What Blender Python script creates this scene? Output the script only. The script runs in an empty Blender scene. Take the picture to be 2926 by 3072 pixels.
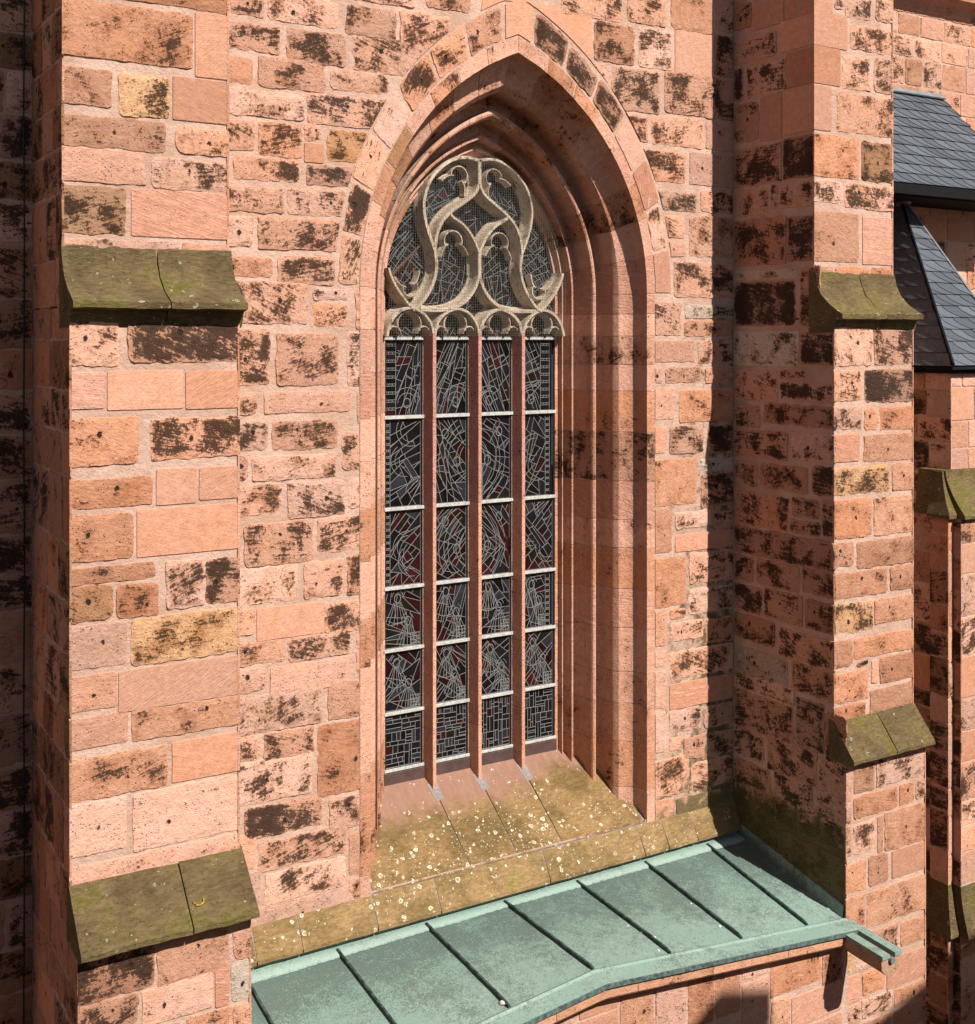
import bpy, bmesh, math, random
from mathutils import Vector, Matrix, noise as mnoise
from mathutils.geometry import tessellate_polygon
C = bpy.context.scene.collection
SC = bpy.context.scene
R = math.radians
PI = math.pi

# ------------------------------------------------------------------ camera, sky, sun, exposure
cam = bpy.data.cameras.new('camera'); camo = bpy.data.objects.new('camera', cam); C.objects.link(camo)
camo.location = (0, -13, 0); camo.rotation_euler = (R(90), 0, R(-31.57))
cam.sensor_fit = 'HORIZONTAL'; cam.sensor_width = 36; cam.lens = 36*3683/2926
cam.shift_y = -521/2926; cam.clip_end = 500; cam.clip_start = .05
SC.camera = camo
SUN_AZ, SUN_EL = 14.0, 44.0           # to the right of the wall's normal, above the horizon
w = bpy.data.worlds.new('World'); SC.world = w; w.use_nodes = True
nt = w.node_tree; bg = nt.nodes['Background']
sky = nt.nodes.new('ShaderNodeTexSky'); sky.sky_type = 'NISHITA'; sky.sun_disc = False
sky.sun_elevation = R(SUN_EL); sky.sun_rotation = R(180-SUN_AZ); sky.air_density = 1.0; sky.dust_density = 1.0
nt.links.new(sky.outputs[0], bg.inputs[0]); bg.inputs[1].default_value = 0.05
sl = bpy.data.lights.new('sun', 'SUN'); sl.energy = 5.0; sl.angle = R(0.5); sl.color = (1, .95, .87)
so = bpy.data.objects.new('sun', sl); C.objects.link(so)
SDIR = Vector((math.sin(R(SUN_AZ))*math.cos(R(SUN_EL)), -math.cos(R(SUN_AZ))*math.cos(R(SUN_EL)), math.sin(R(SUN_EL))))
so.rotation_euler = (-SDIR).to_track_quat('-Z', 'Y').to_euler(); so.location = (5, -20, 20)
SC.view_settings.view_transform = 'Standard'; SC.view_settings.look = 'None'
SC.view_settings.gamma = 1; SC.view_settings.exposure = 0.62
try: SC.cycles.max_bounces = 8; SC.cycles.diffuse_bounces = 2
except Exception: pass

# ------------------------------------------------------------------ materials
class G:
    def __init__(s, name):
        s.m = bpy.data.materials.new(name); s.m.use_nodes = True; s.t = s.m.node_tree
        s.b = s.t.nodes['Principled BSDF']; s.b.inputs['Roughness'].default_value = .9
        s.tc = s.t.nodes.new('ShaderNodeTexCoord')
        s.P = s.tc.outputs['Object']
    def n(s, typ, **kw):
        x = s.t.nodes.new(typ)
        for k, v in kw.items(): setattr(x, k, v)
        return x
    def put(s, sock, v):
        if isinstance(v, bpy.types.NodeSocket): s.t.links.new(v, sock)
        elif v is not None:
            if isinstance(v, (tuple, list)) and len(v) == 3 and sock.type == 'RGBA': v = (*v, 1)
            sock.default_value = v
    def math(s, op, a, b=None, c=None, clamp=False):
        x = s.n('ShaderNodeMath', operation=op, use_clamp=clamp)
        s.put(x.inputs[0], a); s.put(x.inputs[1], b)
        if c is not None: s.put(x.inputs[2], c)
        return x.outputs[0]
    def vm(s, op, a, b=None, scale=None):
        x = s.n('ShaderNodeVectorMath', operation=op)
        s.put(x.inputs[0], a); s.put(x.inputs[1], b)
        if scale is not None: s.put(x.inputs['Scale'], scale)
        return x.outputs['Value'] if op in ('LENGTH', 'DISTANCE', 'DOT_PRODUCT') else x.outputs[0]
    def noise(s, v, scale, det=4, rough=.55, dim='3D', dist=0):
        x = s.n('ShaderNodeTexNoise', noise_dimensions=dim)
        s.put(x.inputs['Vector'], v); x.inputs['Scale'].default_value = scale
        x.inputs['Detail'].default_value = det; x.inputs['Roughness'].default_value = rough; x.inputs['Distortion'].default_value = dist
        return x.outputs['Fac']
    def vor(s, v, scale, feat='F1', out='Distance', rnd=1):
        x = s.n('ShaderNodeTexVoronoi', feature=feat); s.put(x.inputs['Vector'], v)
        x.inputs['Scale'].default_value = scale; x.inputs['Randomness'].default_value = rnd
        return x.outputs[out]
    def map(s, v, a, b, c=0, d=1, smooth=True):
        x = s.n('ShaderNodeMapRange', interpolation_type='SMOOTHSTEP' if smooth else 'LINEAR')
        s.put(x.inputs[0], v); s.put(x.inputs[1], a); s.put(x.inputs[2], b); s.put(x.inputs[3], c); s.put(x.inputs[4], d)
        return x.outputs[0]
    def mix(s, f, a, b, mode='MIX'):
        x = s.n('ShaderNodeMix', data_type='RGBA', blend_type=mode)
        s.put(x.inputs[0], f); s.put(x.inputs[6], a); s.put(x.inputs[7], b)
        return x.outputs[2]
    def attr(s, name):
        return s.n('ShaderNodeAttribute', attribute_name=name)
    def sep(s, v):
        x = s.n('ShaderNodeSeparateXYZ'); s.put(x.inputs[0], v); return x.outputs
    def comb(s, a, b, c=0):
        x = s.n('ShaderNodeCombineXYZ'); s.put(x.inputs[0], a); s.put(x.inputs[1], b); s.put(x.inputs[2], c); return x.outputs[0]
    def bump(s, h, dist=.01, strength=1, prev=None):
        x = s.n('ShaderNodeBump'); s.put(x.inputs['Height'], h); x.inputs['Distance'].default_value = dist
        x.inputs['Strength'].default_value = strength
        if prev is not None: s.put(x.inputs['Normal'], prev)
        return x.outputs[0]
    def done(s, col=None, nor=None, rough=None, spec=None, metal=None):
        if col is not None: s.put(s.b.inputs['Base Color'], col)
        if nor is not None: s.put(s.b.inputs['Normal'], nor)
        if rough is not None: s.put(s.b.inputs['Roughness'], rough)
        if spec is not None: s.put(s.b.inputs['Specular IOR Level'], spec)
        if metal is not None: s.put(s.b.inputs['Metallic'], metal)
        return s.m

def sandstone():
    g = G('red sandstone')
    tint = g.attr('tint').outputs['Color']; prm = g.sep(g.attr('prm').outputs['Vector'])
    crust, tool, bed = prm[0], prm[1], prm[2]
    e = g.attr('edge').outputs['Fac']; rnd = g.attr('rnd').outputs['Fac']; moss = g.attr('moss').outputs['Fac']
    uv = g.sep(g.attr('suv').outputs['Vector']); u, v = uv[0], uv[1]
    off = g.comb(g.math('MULTIPLY', rnd, 37), g.math('MULTIPLY', rnd, 91), g.math('MULTIPLY', rnd, 53))
    P = g.vm('ADD', g.P, off)
    big = g.noise(P, 2.4, 4, .6); med = g.noise(P, 13, 8, .72); mid = g.noise(P, 30, 5, .65); fine = g.noise(P, 75, 4, .7)
    tilt = g.math('MULTIPLY', g.math('SUBTRACT', rnd, .5), .9)
    vb = g.math('MULTIPLY_ADD', u, tilt, v)
    B = g.comb(g.math('MULTIPLY', u, 2.6), g.math('MULTIPLY', vb, 24), g.math('MULTIPLY', rnd, 40))
    bedn = g.noise(B, 1.5, 6, .66, dist=.5)
    # colour
    lum = g.math('ADD', g.map(med, .28, .72, .80, 1.20, False), g.map(fine, .3, .7, -.09, .09, False))
    col = g.vm('SCALE', tint, scale=lum)
    och = g.mix(g.map(big, .50, .66, 0, .5), col, g.vm('MULTIPLY', col, (.97, .90, .76)))
    pink = g.mix(g.map(big, .30, .45, .45, 0), och, g.vm('MULTIPLY', och, (1.04, 1.03, 1.15)))
    big2 = g.noise(g.vm('ADD', P, (31.7, 4.4, 9.1)), 3.2, 5, .62)
    pat = g.math('MULTIPLY', g.map(g.math('ADD', big2, g.math('MULTIPLY', g.math('SUBTRACT', mid, .5), .35)), .47, .60), g.math('MULTIPLY', g.map(e, .2, .9), g.map(crust, .1, .45, 0, .85)))
    pink = g.mix(pat, pink, g.vm('MULTIPLY', pink, (.70, .58, .45)))
    str_l = g.math('MULTIPLY', g.map(bedn, .58, .66), g.math('MULTIPLY', bed, .8))
    pink = g.mix(str_l, pink, (.62, .46, .36))
    str_d = g.math('MULTIPLY', g.map(bedn, .42, .34), g.math('MULTIPLY', bed, .55))
    pink = g.mix(str_d, pink, g.vm('MULTIPLY', pink, (.72, .62, .56)))
    # black crust
    f = g.math('ADD', g.math('MULTIPLY', med, .30), g.math('ADD', g.math('MULTIPLY', mid, .30), g.math('ADD', g.math('MULTIPLY', bedn, .40), g.math('MULTIPLY', g.math('SUBTRACT', big2, .5), .62))))
    f = g.math('ADD', f, g.math('MULTIPLY', g.math('SUBTRACT', fine, .5), .30))
    ce = g.math('MULTIPLY', crust, g.math('MULTIPLY_ADD', e, .6, .40))
    thr = g.math('MULTIPLY_ADD', ce, -.235, .645)
    cm = g.map(f, thr, g.math('ADD', thr, .055))
    cm = g.math('MULTIPLY', cm, g.map(crust, .0, .12))
    ccol = g.mix(g.map(mid, .35, .65), (.007, .0055, .0045), (.034, .019, .012))
    col = g.mix(g.math('MULTIPLY', cm, .90), pink, ccol)
    # pits
    vd = g.vor(P, 34); pit = g.math('MULTIPLY', g.map(vd, .26, .12), g.map(g.noise(P, 7, 2), .47, .60))
    pit = g.math('MULTIPLY', pit, g.map(tool, .85, .5))
    col = g.mix(g.math('MULTIPLY', pit, .75), col, (.06, .035, .026))
    # tong hole: shade inside it painted as dark colour, depth from bump
    d = g.math('ADD', g.vm('LENGTH', g.comb(u, g.math('MULTIPLY', v, .8))), g.math('MULTIPLY', g.math('SUBTRACT', mid, .5), .06))
    hr = g.math('MULTIPLY_ADD', rnd, .016, .012)
    hole = g.map(d, hr, g.math('MULTIPLY', hr, .55))
    col = g.mix(hole, col, (.03, .02, .016))
    # moss
    mm = g.math('MULTIPLY', g.map(g.math('ADD', g.noise(P, 5, 6, .7), g.math('MULTIPLY', moss, .45)), .60, .78), g.map(moss, 0, .25))
    col = g.mix(g.math('MULTIPLY', mm, .85), col, g.mix(fine, (.035, .035, .012), (.12, .11, .03)))
    # relief
    ang = g.math('MULTIPLY_ADD', rnd, .7, .55)
    ca, sa = g.math('COSINE', ang), g.math('SINE', ang)
    tu = g.math('ADD', g.math('MULTIPLY', u, ca), g.math('MULTIPLY', v, sa)); tv = g.math('SUBTRACT', g.math('MULTIPLY', v, ca), g.math('MULTIPLY', u, sa))
    tl = g.noise(g.comb(g.math('MULTIPLY', tu, 8), g.math('MULTIPLY', tv, 58), g.math('MULTIPLY', rnd, 20)), 1, 3, .6)
    h = g.math('MULTIPLY', g.math('ADD', med, g.math('MULTIPLY', mid, .6)), g.math('MULTIPLY_ADD', tool, -.75, 1.2))
    h = g.math('ADD', h, g.math('MULTIPLY', fine, .30))
    h = g.math('ADD', h, g.math('MULTIPLY', tl, g.math('MULTIPLY', tool, .55)))
    h = g.math('ADD', h, g.math('MULTIPLY', bedn, g.math('MULTIPLY_ADD', bed, .5, .25)))
    h = g.math('SUBTRACT', h, g.math('MULTIPLY', cm, .25))
    h = g.math('SUBTRACT', h, g.math('MULTIPLY', pit, .9))
    h = g.math('SUBTRACT', h, g.math('MULTIPLY', hole, 2.2))
    return g.done(col, g.bump(h, .022, .9), .93, .2)

def mortar():
    g = G('lime mortar')
    n1 = g.noise(g.P, 1.7, 5, .65); n2 = g.noise(g.P, 26, 8, .75); n3 = g.noise(g.P, 7, 5, .7)
    col = g.mix(g.map(n1, .35, .65), (.45, .28, .205), (.56, .38, .30)); col = g.mix(g.map(n2, .42, .70, 0, .5), col, (.42, .26, .195))
    col = g.mix(g.map(n3, .56, .70, 0, .5), col, (.36, .22, .16))
    moss = g.attr('moss').outputs['Fac']
    mm = g.math('MULTIPLY', g.map(g.math('ADD', g.noise(g.P, 5, 6, .7), g.math('MULTIPLY', moss, .45)), .60, .78), g.map(moss, 0, .25))
    col = g.mix(g.math('MULTIPLY', mm, .85), col, (.06, .055, .018))
    return g.done(col, g.bump(g.math('ADD', n2, g.math('MULTIPLY', n3, 1.3)), .020, .9), .95, .2)

def mossy(name, base_a, base_b, moss_amt, lichen, dark=.5):
    g = G(name)
    oi = g.n('ShaderNodeObjectInfo'); off = g.vm('SCALE', g.comb(13.1, 7.7, 3.3), scale=oi.outputs['Random'])
    P = g.vm('ADD', g.P, off)
    n1 = g.noise(P, 2.0, 5, .6); n2 = g.noise(g.vm('MULTIPLY', P, (.7, 1, 2.2)), 17, 8, .78); n3 = g.noise(g.vm('MULTIPLY', P, (.7, 1, 1.8)), 46, 6, .75)
    col = g.mix(g.map(n1, .35, .65), base_a, base_b)
    col = g.mix(g.map(n2, .38, .62, 0, .75), col, g.vm('MULTIPLY', col, (.55, .50, .42)))
    mo = g.map(g.math('ADD', n1, g.math('MULTIPLY', n2, .5)), 1.0-moss_amt, 1.12-moss_amt)
    col = g.mix(g.math('MULTIPLY', mo, .8), col, g.mix(n3, (.10, .095, .015), (.22, .19, .035)))
    sp = g.map(n3, .54, .64, 0, dark)
    col = g.mix(g.math('MULTIPLY', sp, g.map(n2, .42, .58)), col, (.03, .026, .014))
    h = g.math('ADD', n2, g.math('MULTIPLY', n3, .5))
    wob = g.n('ShaderNodeTexNoise'); g.put(wob.inputs['Vector'], P); wob.inputs['Scale'].default_value = 24; wob.inputs['Detail'].default_value = 3
    PW_ = g.vm('ADD', P, g.vm('SCALE', g.vm('SUBTRACT', wob.outputs['Color'], (.5, .5, .5)), scale=.055))
    clus = g.noise(P, 3.4, 4, .65)
    vx = g.n('ShaderNodeTexVoronoi'); g.put(vx.inputs['Vector'], PW_); vx.inputs['Scale'].default_value = 14
    cr = g.sep(vx.outputs['Color'])
    att = g.attr('lich').outputs['Fac']
    rad = g.math('MULTIPLY_ADD', g.math('POWER', cr[0], 2), .36, .09)
    inside = g.math('LESS_THAN', vx.outputs['Distance'], g.math('ADD', rad, g.math('MULTIPLY', g.math('SUBTRACT', n3, .5), .15)))
    dens = g.math('ADD', g.math('MULTIPLY', att, .9), g.math('MULTIPLY', g.math('SUBTRACT', clus, .5), 3.2))
    pick = g.math('LESS_THAN', cr[1], g.math('MULTIPLY', dens, lichen))
    li = g.math('MULTIPLY', inside, pick)
    vy = g.n('ShaderNodeTexVoronoi'); g.put(vy.inputs['Vector'], PW_); vy.inputs['Scale'].default_value = 38; c2 = g.sep(vy.outputs['Color'])
    li2 = g.math('MULTIPLY', g.math('LESS_THAN', vy.outputs['Distance'], g.math('MULTIPLY_ADD', c2[0], .22, .12)), g.math('LESS_THAN', c2[1], g.math('MULTIPLY', dens, lichen*.4)))
    li = g.math('MAXIMUM', li, li2)
    li = g.math('MULTIPLY', li, g.map(n2, .30, .46, .35, 1))
    ring = g.map(vx.outputs['Distance'], g.math('MULTIPLY', rad, .45), g.math('MULTIPLY', rad, .75))
    col = g.mix(g.math('MULTIPLY', li, .9), col, g.mix(ring, (.26, .24, .14), (.56, .54, .41)))
    return g, col, h, li

def mat_moss_cap():
    g, col, h, li = mossy('mossy weathered sandstone', (.18, .128, .060), (.28, .20, .098), .22, .2, .95)
    return g.done(col, g.bump(g.math('ADD', h, g.math('MULTIPLY', li, .3)), .05, 1), .95, .2)
def mat_sill():
    g, col, h, li = mossy('sill sandstone with lichen', (.155, .10, .038), (.28, .175, .078), .08, 1.3, .6)
    a = g.attr('pink').outputs['Fac']
    n = g.noise(g.P, 3, 5, .65)
    p = g.map(g.math('ADD', a, g.math('MULTIPLY', g.math('SUBTRACT', n, .5), .7)), .45, .75)
    pk = g.mix(g.noise(g.vm('MULTIPLY', g.P, (3, 1, 1)), 5, 6, .65), (.16, .088, .062), (.33, .18, .125))
    fin = g.mix(g.math('MULTIPLY', p, g.math('SUBTRACT', 1, li)), col, pk)
    return g.done(fin, g.bump(g.math('ADD', h, g.math('MULTIPLY', li, .3)), .010, .7), .92, .25)
def mat_string():
    g, col, h, li = mossy('string course sandstone', (.19, .128, .05), (.31, .20, .095), .12, .8, .7)
    return g.done(col, g.bump(g.math('ADD', h, g.math('MULTIPLY', li, .3)), .012, .8), .92, .25)

def copper():
    g = G('verdigris copper')
    uv = g.sep(g.attr('suv').outputs['Vector'])
    P = g.P
    n1 = g.noise(P, 1.3, 5, .6); n2 = g.noise(P, 9, 8, .72); n3 = g.noise(P, 42, 6, .75, dist=1.2)
    n4 = g.noise(P, 26, 6, .8, dist=2.5)
    col = g.mix(g.map(n1, .32, .68), (.17, .26, .22), (.26, .345, .295))
    col = g.mix(g.map(n2, .45, .72, 0, .6), col, (.235, .33, .28))
    # dark worn patina, stronger along the upper half of each sheet
    up = g.map(uv[1], .95, .1)
    fn = g.noise(P, 48, 8, .8, dist=1.8)
    dens = g.math('ADD', g.math('MULTIPLY', up, .16), g.math('ADD', g.math('MULTIPLY', n1, .55), g.math('MULTIPLY', n2, .35)))
    dk = g.map(g.math('ADD', fn, g.math('MULTIPLY', g.math('SUBTRACT', dens, .5), .75)), .46, .55)
    col = g.mix(g.math('MULTIPLY', dk, .74), col, (.03, .052, .046))
    col = g.mix(g.map(uv[1], 1.0, 1.5, 0, .45), col, (.33, .43, .38))
    st = g.map(g.noise(g.vm('MULTIPLY', P, (7, 1, 1)), 4, 5, .7), .58, .75, 0, .35)
    col = g.mix(st, col, (.16, .17, .115))
    br = g.map(g.noise(P, 3.1, 3), .64, .72, 0, .55)
    col = g.mix(g.math('MULTIPLY', br, g.map(n3, .4, .6)), col, (.13, .13, .10))
    sp = g.map(g.vor(P, 16), .10, .05, 0, .8)
    col = g.mix(g.math('MULTIPLY', sp, g.map(g.noise(P, 2.5, 2), .5, .6)), col, (.55, .62, .55))
    h = g.math('ADD', g.math('MULTIPLY', n2, .5), g.math('ADD', g.math('MULTIPLY', n3, .15), g.math('MULTIPLY', n1, 1.6)))
    return g.done(col, g.bump(h, .02, .55), g.map(n2, .3, .7, .5, .72), .4, .0)
def plain(name, col, rough=.7, spec=.4, metal=0, var=.25, scale=12, bump=.004, col2=None):
    g = G(name); n = g.noise(g.P, scale, 6, .65)
    c2 = col2 or tuple(c*(1-var) for c in col)
    return g.done(g.mix(g.map(n, .35, .65), col, c2), g.bump(n, bump, .7), rough, spec, metal)
def glassm():
    g = G('stained glass from outside')
    a = g.attr('tint').outputs['Color']
    n = g.noise(g.P, 3.5, 3)
    return g.done(g.mix(g.map(n, .3, .7), a, g.vm('SCALE', a, scale=.6)), g.bump(g.math('ADD', g.math('MULTIPLY', n, 2), g.noise(g.P, 16, 2)), .004, .5), .12, .5)
def slate():
    g = G('blue grey slate')
    a = g.attr('rnd').outputs['Fac']; n = g.noise(g.vm('MULTIPLY', g.P, (1, 1, .35)), 14, 6, .65)
    col = g.mix(a, (.05, .058, .072), (.10, .115, .138)); col = g.mix(g.map(n, .4, .7, 0, .5), col, (.034, .038, .046))
    return g.done(col, g.bump(n, .006, .8), g.map(n, .3, .7, .42, .62), .5)
M = dict(stone=sandstone(), mortar=mortar(), cap=mat_moss_cap(), sill=mat_sill(), string=mat_string(), copper=copper(), glass=glassm(), slate=slate(),
    tracery=None,
    came=plain('lead cames', (.21, .21, .205), .6, .3, 0, .3, 40, .002),
    bar=plain('white painted saddle bar', (.50, .485, .45), .6, .35, 0, .35, 30, .003),
    frame=plain('dark window frame', (.02, .02, .022), .5, .4),
    plate=plain('brown painted metal plate', (.085, .050, .045), .45, .45, 0, .3, 9, .002),
    wire=plain('galvanised wire', (.22, .20, .16), .55, .5, .3),
    rust=plain('rusty iron', (.16, .07, .035), .85, .3, 0, .5, 30, .003),
    cable=plain('black cable', (.012, .012, .013), .5, .4),
    edge=plain('weathered copper edge', (.055, .065, .066), .5, .5, .2, .5, 20, .002, (.13, .20, .18)),
    seam=plain('shade-darkened copper seam', (.012, .017, .016), .6, .3, 0, .6, 14, .004, (.05, .085, .075)),  # near-black tone puts the shadow along each seam into the colour
    grout=plain('grey joint mortar', (.25, .22, .21), .95, .2, 0, .3, 25, .006),
    dark=plain('near-black surface', (.012, .011, .012), .9, .1),  # unlit interior and shadow under the eaves put into a near-black colour
    paving=plain('stone paving', (.13, .12, .11), .9, .2, 0, .3, 2, .01),
    render_=plain('pale house render', (.55, .48, .38), .9, .2, 0, .15, 1.5, .006),
    tile=plain('clay roof tiles', (.22, .09, .055), .85, .2, 0, .4, 6, .02),
    white=plain('white chip', (.72, .68, .60), .85, .2, 0, .2, 60, .004),
    yellow=plain('yellow lichen', (.42, .28, .03), .95, .1, 0, .5, 60, .003),
    led=plain('lead flashing', (.20, .21, .22), .55, .5, .2, .3, 8, .004))

# ------------------------------------------------------------------ mesh helpers
class MB:
    """collects faces plus per-vertex attributes; build() links ONE mesh object"""
    def __init__(s): s.v = []; s.f = []; s.fm = []; s.at = {}
    def vert(s, p, **a):
        s.v.append(tuple(p)); i = len(s.v)-1
        for k, x in a.items(): s.at.setdefault(k, {})[i] = x
        return i
    def face(s, idx, m=0, n=None):
        if n is not None and len(idx) > 2:
            c = Vector((0, 0, 0)); p = [Vector(s.v[i]) for i in idx]
            for k in range(len(p)): c += p[k].cross(p[(k+1) % len(p)])
            if c.dot(n) < 0: idx = list(reversed(idx))
        s.f.append(list(idx)); s.fm.append(m)
    def poly(s, pts, m=0, n=None, **a):
        s.face([s.vert(p, **a) for p in pts], m, n)
    def box(s, lo, hi, m=0, **a):
        x0, y0, z0 = lo; x1, y1, z1 = hi
        q = [s.vert(p, **a) for p in ((x0,y0,z0),(x1,y0,z0),(x1,y1,z0),(x0,y1,z0),(x0,y0,z1),(x1,y0,z1),(x1,y1,z1),(x0,y1,z1))]
        for f in ((0,3,2,1),(4,5,6,7),(0,1,5,4),(1,2,6,5),(2,3,7,6),(3,0,4,7)): s.face([q[i] for i in f], m)
    def prism(s, prof, p0, p1, m=0, **a):
        """prof: list of 3-D points at p0; the same shifted by p1-p0; closed, capped"""
        d = Vector(p1)-Vector(p0); n = len(prof)
        A = [s.vert(p, **a) for p in prof]; B = [s.vert(Vector(p)+d, **a) for p in prof]
        for i in range(n): s.face([A[i], A[(i+1) % n], B[(i+1) % n], B[i]], m)
        s.face(A[::-1], m); s.face(B, m)
    def tube(s, pts, r, k=6, m=0, **a):
        rings = []
        for i, p in enumerate(pts):
            p = Vector(p); t = (Vector(pts[min(i+1, len(pts)-1)])-Vector(pts[max(i-1, 0)])).normalized()
            x = t.cross(Vector((0, 0, 1)));
            if x.length < .05: x = t.cross(Vector((0, 1, 0)))
            x.normalize(); y = t.cross(x); rr = r[i] if isinstance(r, (list, tuple)) else r
            rings.append([s.vert(p+x*rr*math.cos(2*PI*j/k)+y*rr*math.sin(2*PI*j/k), **a) for j in range(k)])
        for A, B in zip(rings, rings[1:]):
            for j in range(k): s.face([A[j], A[(j+1) % k], B[(j+1) % k], B[j]], m)
        s.face(rings[0][::-1], m); s.face(rings[-1], m)
    def build(s, name, mats, parent=None, smooth=None, fix=False, bevel=None):
        me = bpy.data.meshes.new(name); me.from_pydata(s.v, [], s.f)
        for m in (mats if isinstance(mats, (list, tuple)) else [mats]): me.materials.append(m)
        me.polygons.foreach_set('material_index', s.fm)
        for k, d in s.at.items():
            x0 = next(iter(d.values()))
            if isinstance(x0, (int, float)):
                A = me.attributes.new(k, 'FLOAT', 'POINT')
                for i, x in d.items(): A.data[i].value = x
            elif len(x0) == 2:
                A = me.attributes.new(k, 'FLOAT2', 'POINT')
                for i, x in d.items(): A.data[i].vector = x
            else:
                A = me.attributes.new(k, 'FLOAT_VECTOR', 'POINT')
                for i, x in d.items(): A.data[i].vector = x
        if fix or bevel:
            bm = bmesh.new(); bm.from_mesh(me)
            if bevel: bmesh.ops.remove_doubles(bm, verts=bm.verts, dist=1e-5)
            bmesh.ops.recalc_face_normals(bm, faces=bm.faces)
            if bevel:
                ed = [e for e in bm.edges if len(e.link_faces) == 2 and e.calc_face_angle(0) > .5]
                bmesh.ops.bevel(bm, geom=ed, offset=bevel, segments=1, affect='EDGES', clamp_overlap=True)
            bm.to_mesh(me); bm.free()
        if smooth:
            me.polygons.foreach_set('use_smooth', [True]*len(me.polygons))
            try: me.set_sharp_from_angle(angle=R(smooth))
            except Exception: pass
        me.update()
        o = bpy.data.objects.new(name, me); C.objects.link(o)
        if parent: o.parent = parent; o.matrix_parent_inverse = parent.matrix_world.inverted()
        return o
def thing(name, label, cat, loc=(0, 0, 0), group=None):
    o = bpy.data.objects.new(name, None); C.objects.link(o); o.location = loc; o.empty_display_size = .3
    o['label'] = label; o['category'] = cat
    if group: o['group'] = group
    bpy.context.view_layer.update()
    return o
def tag(o, label, cat, group=None):
    o['label'] = label; o['category'] = cat
    if group: o['group'] = group
    return o

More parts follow.
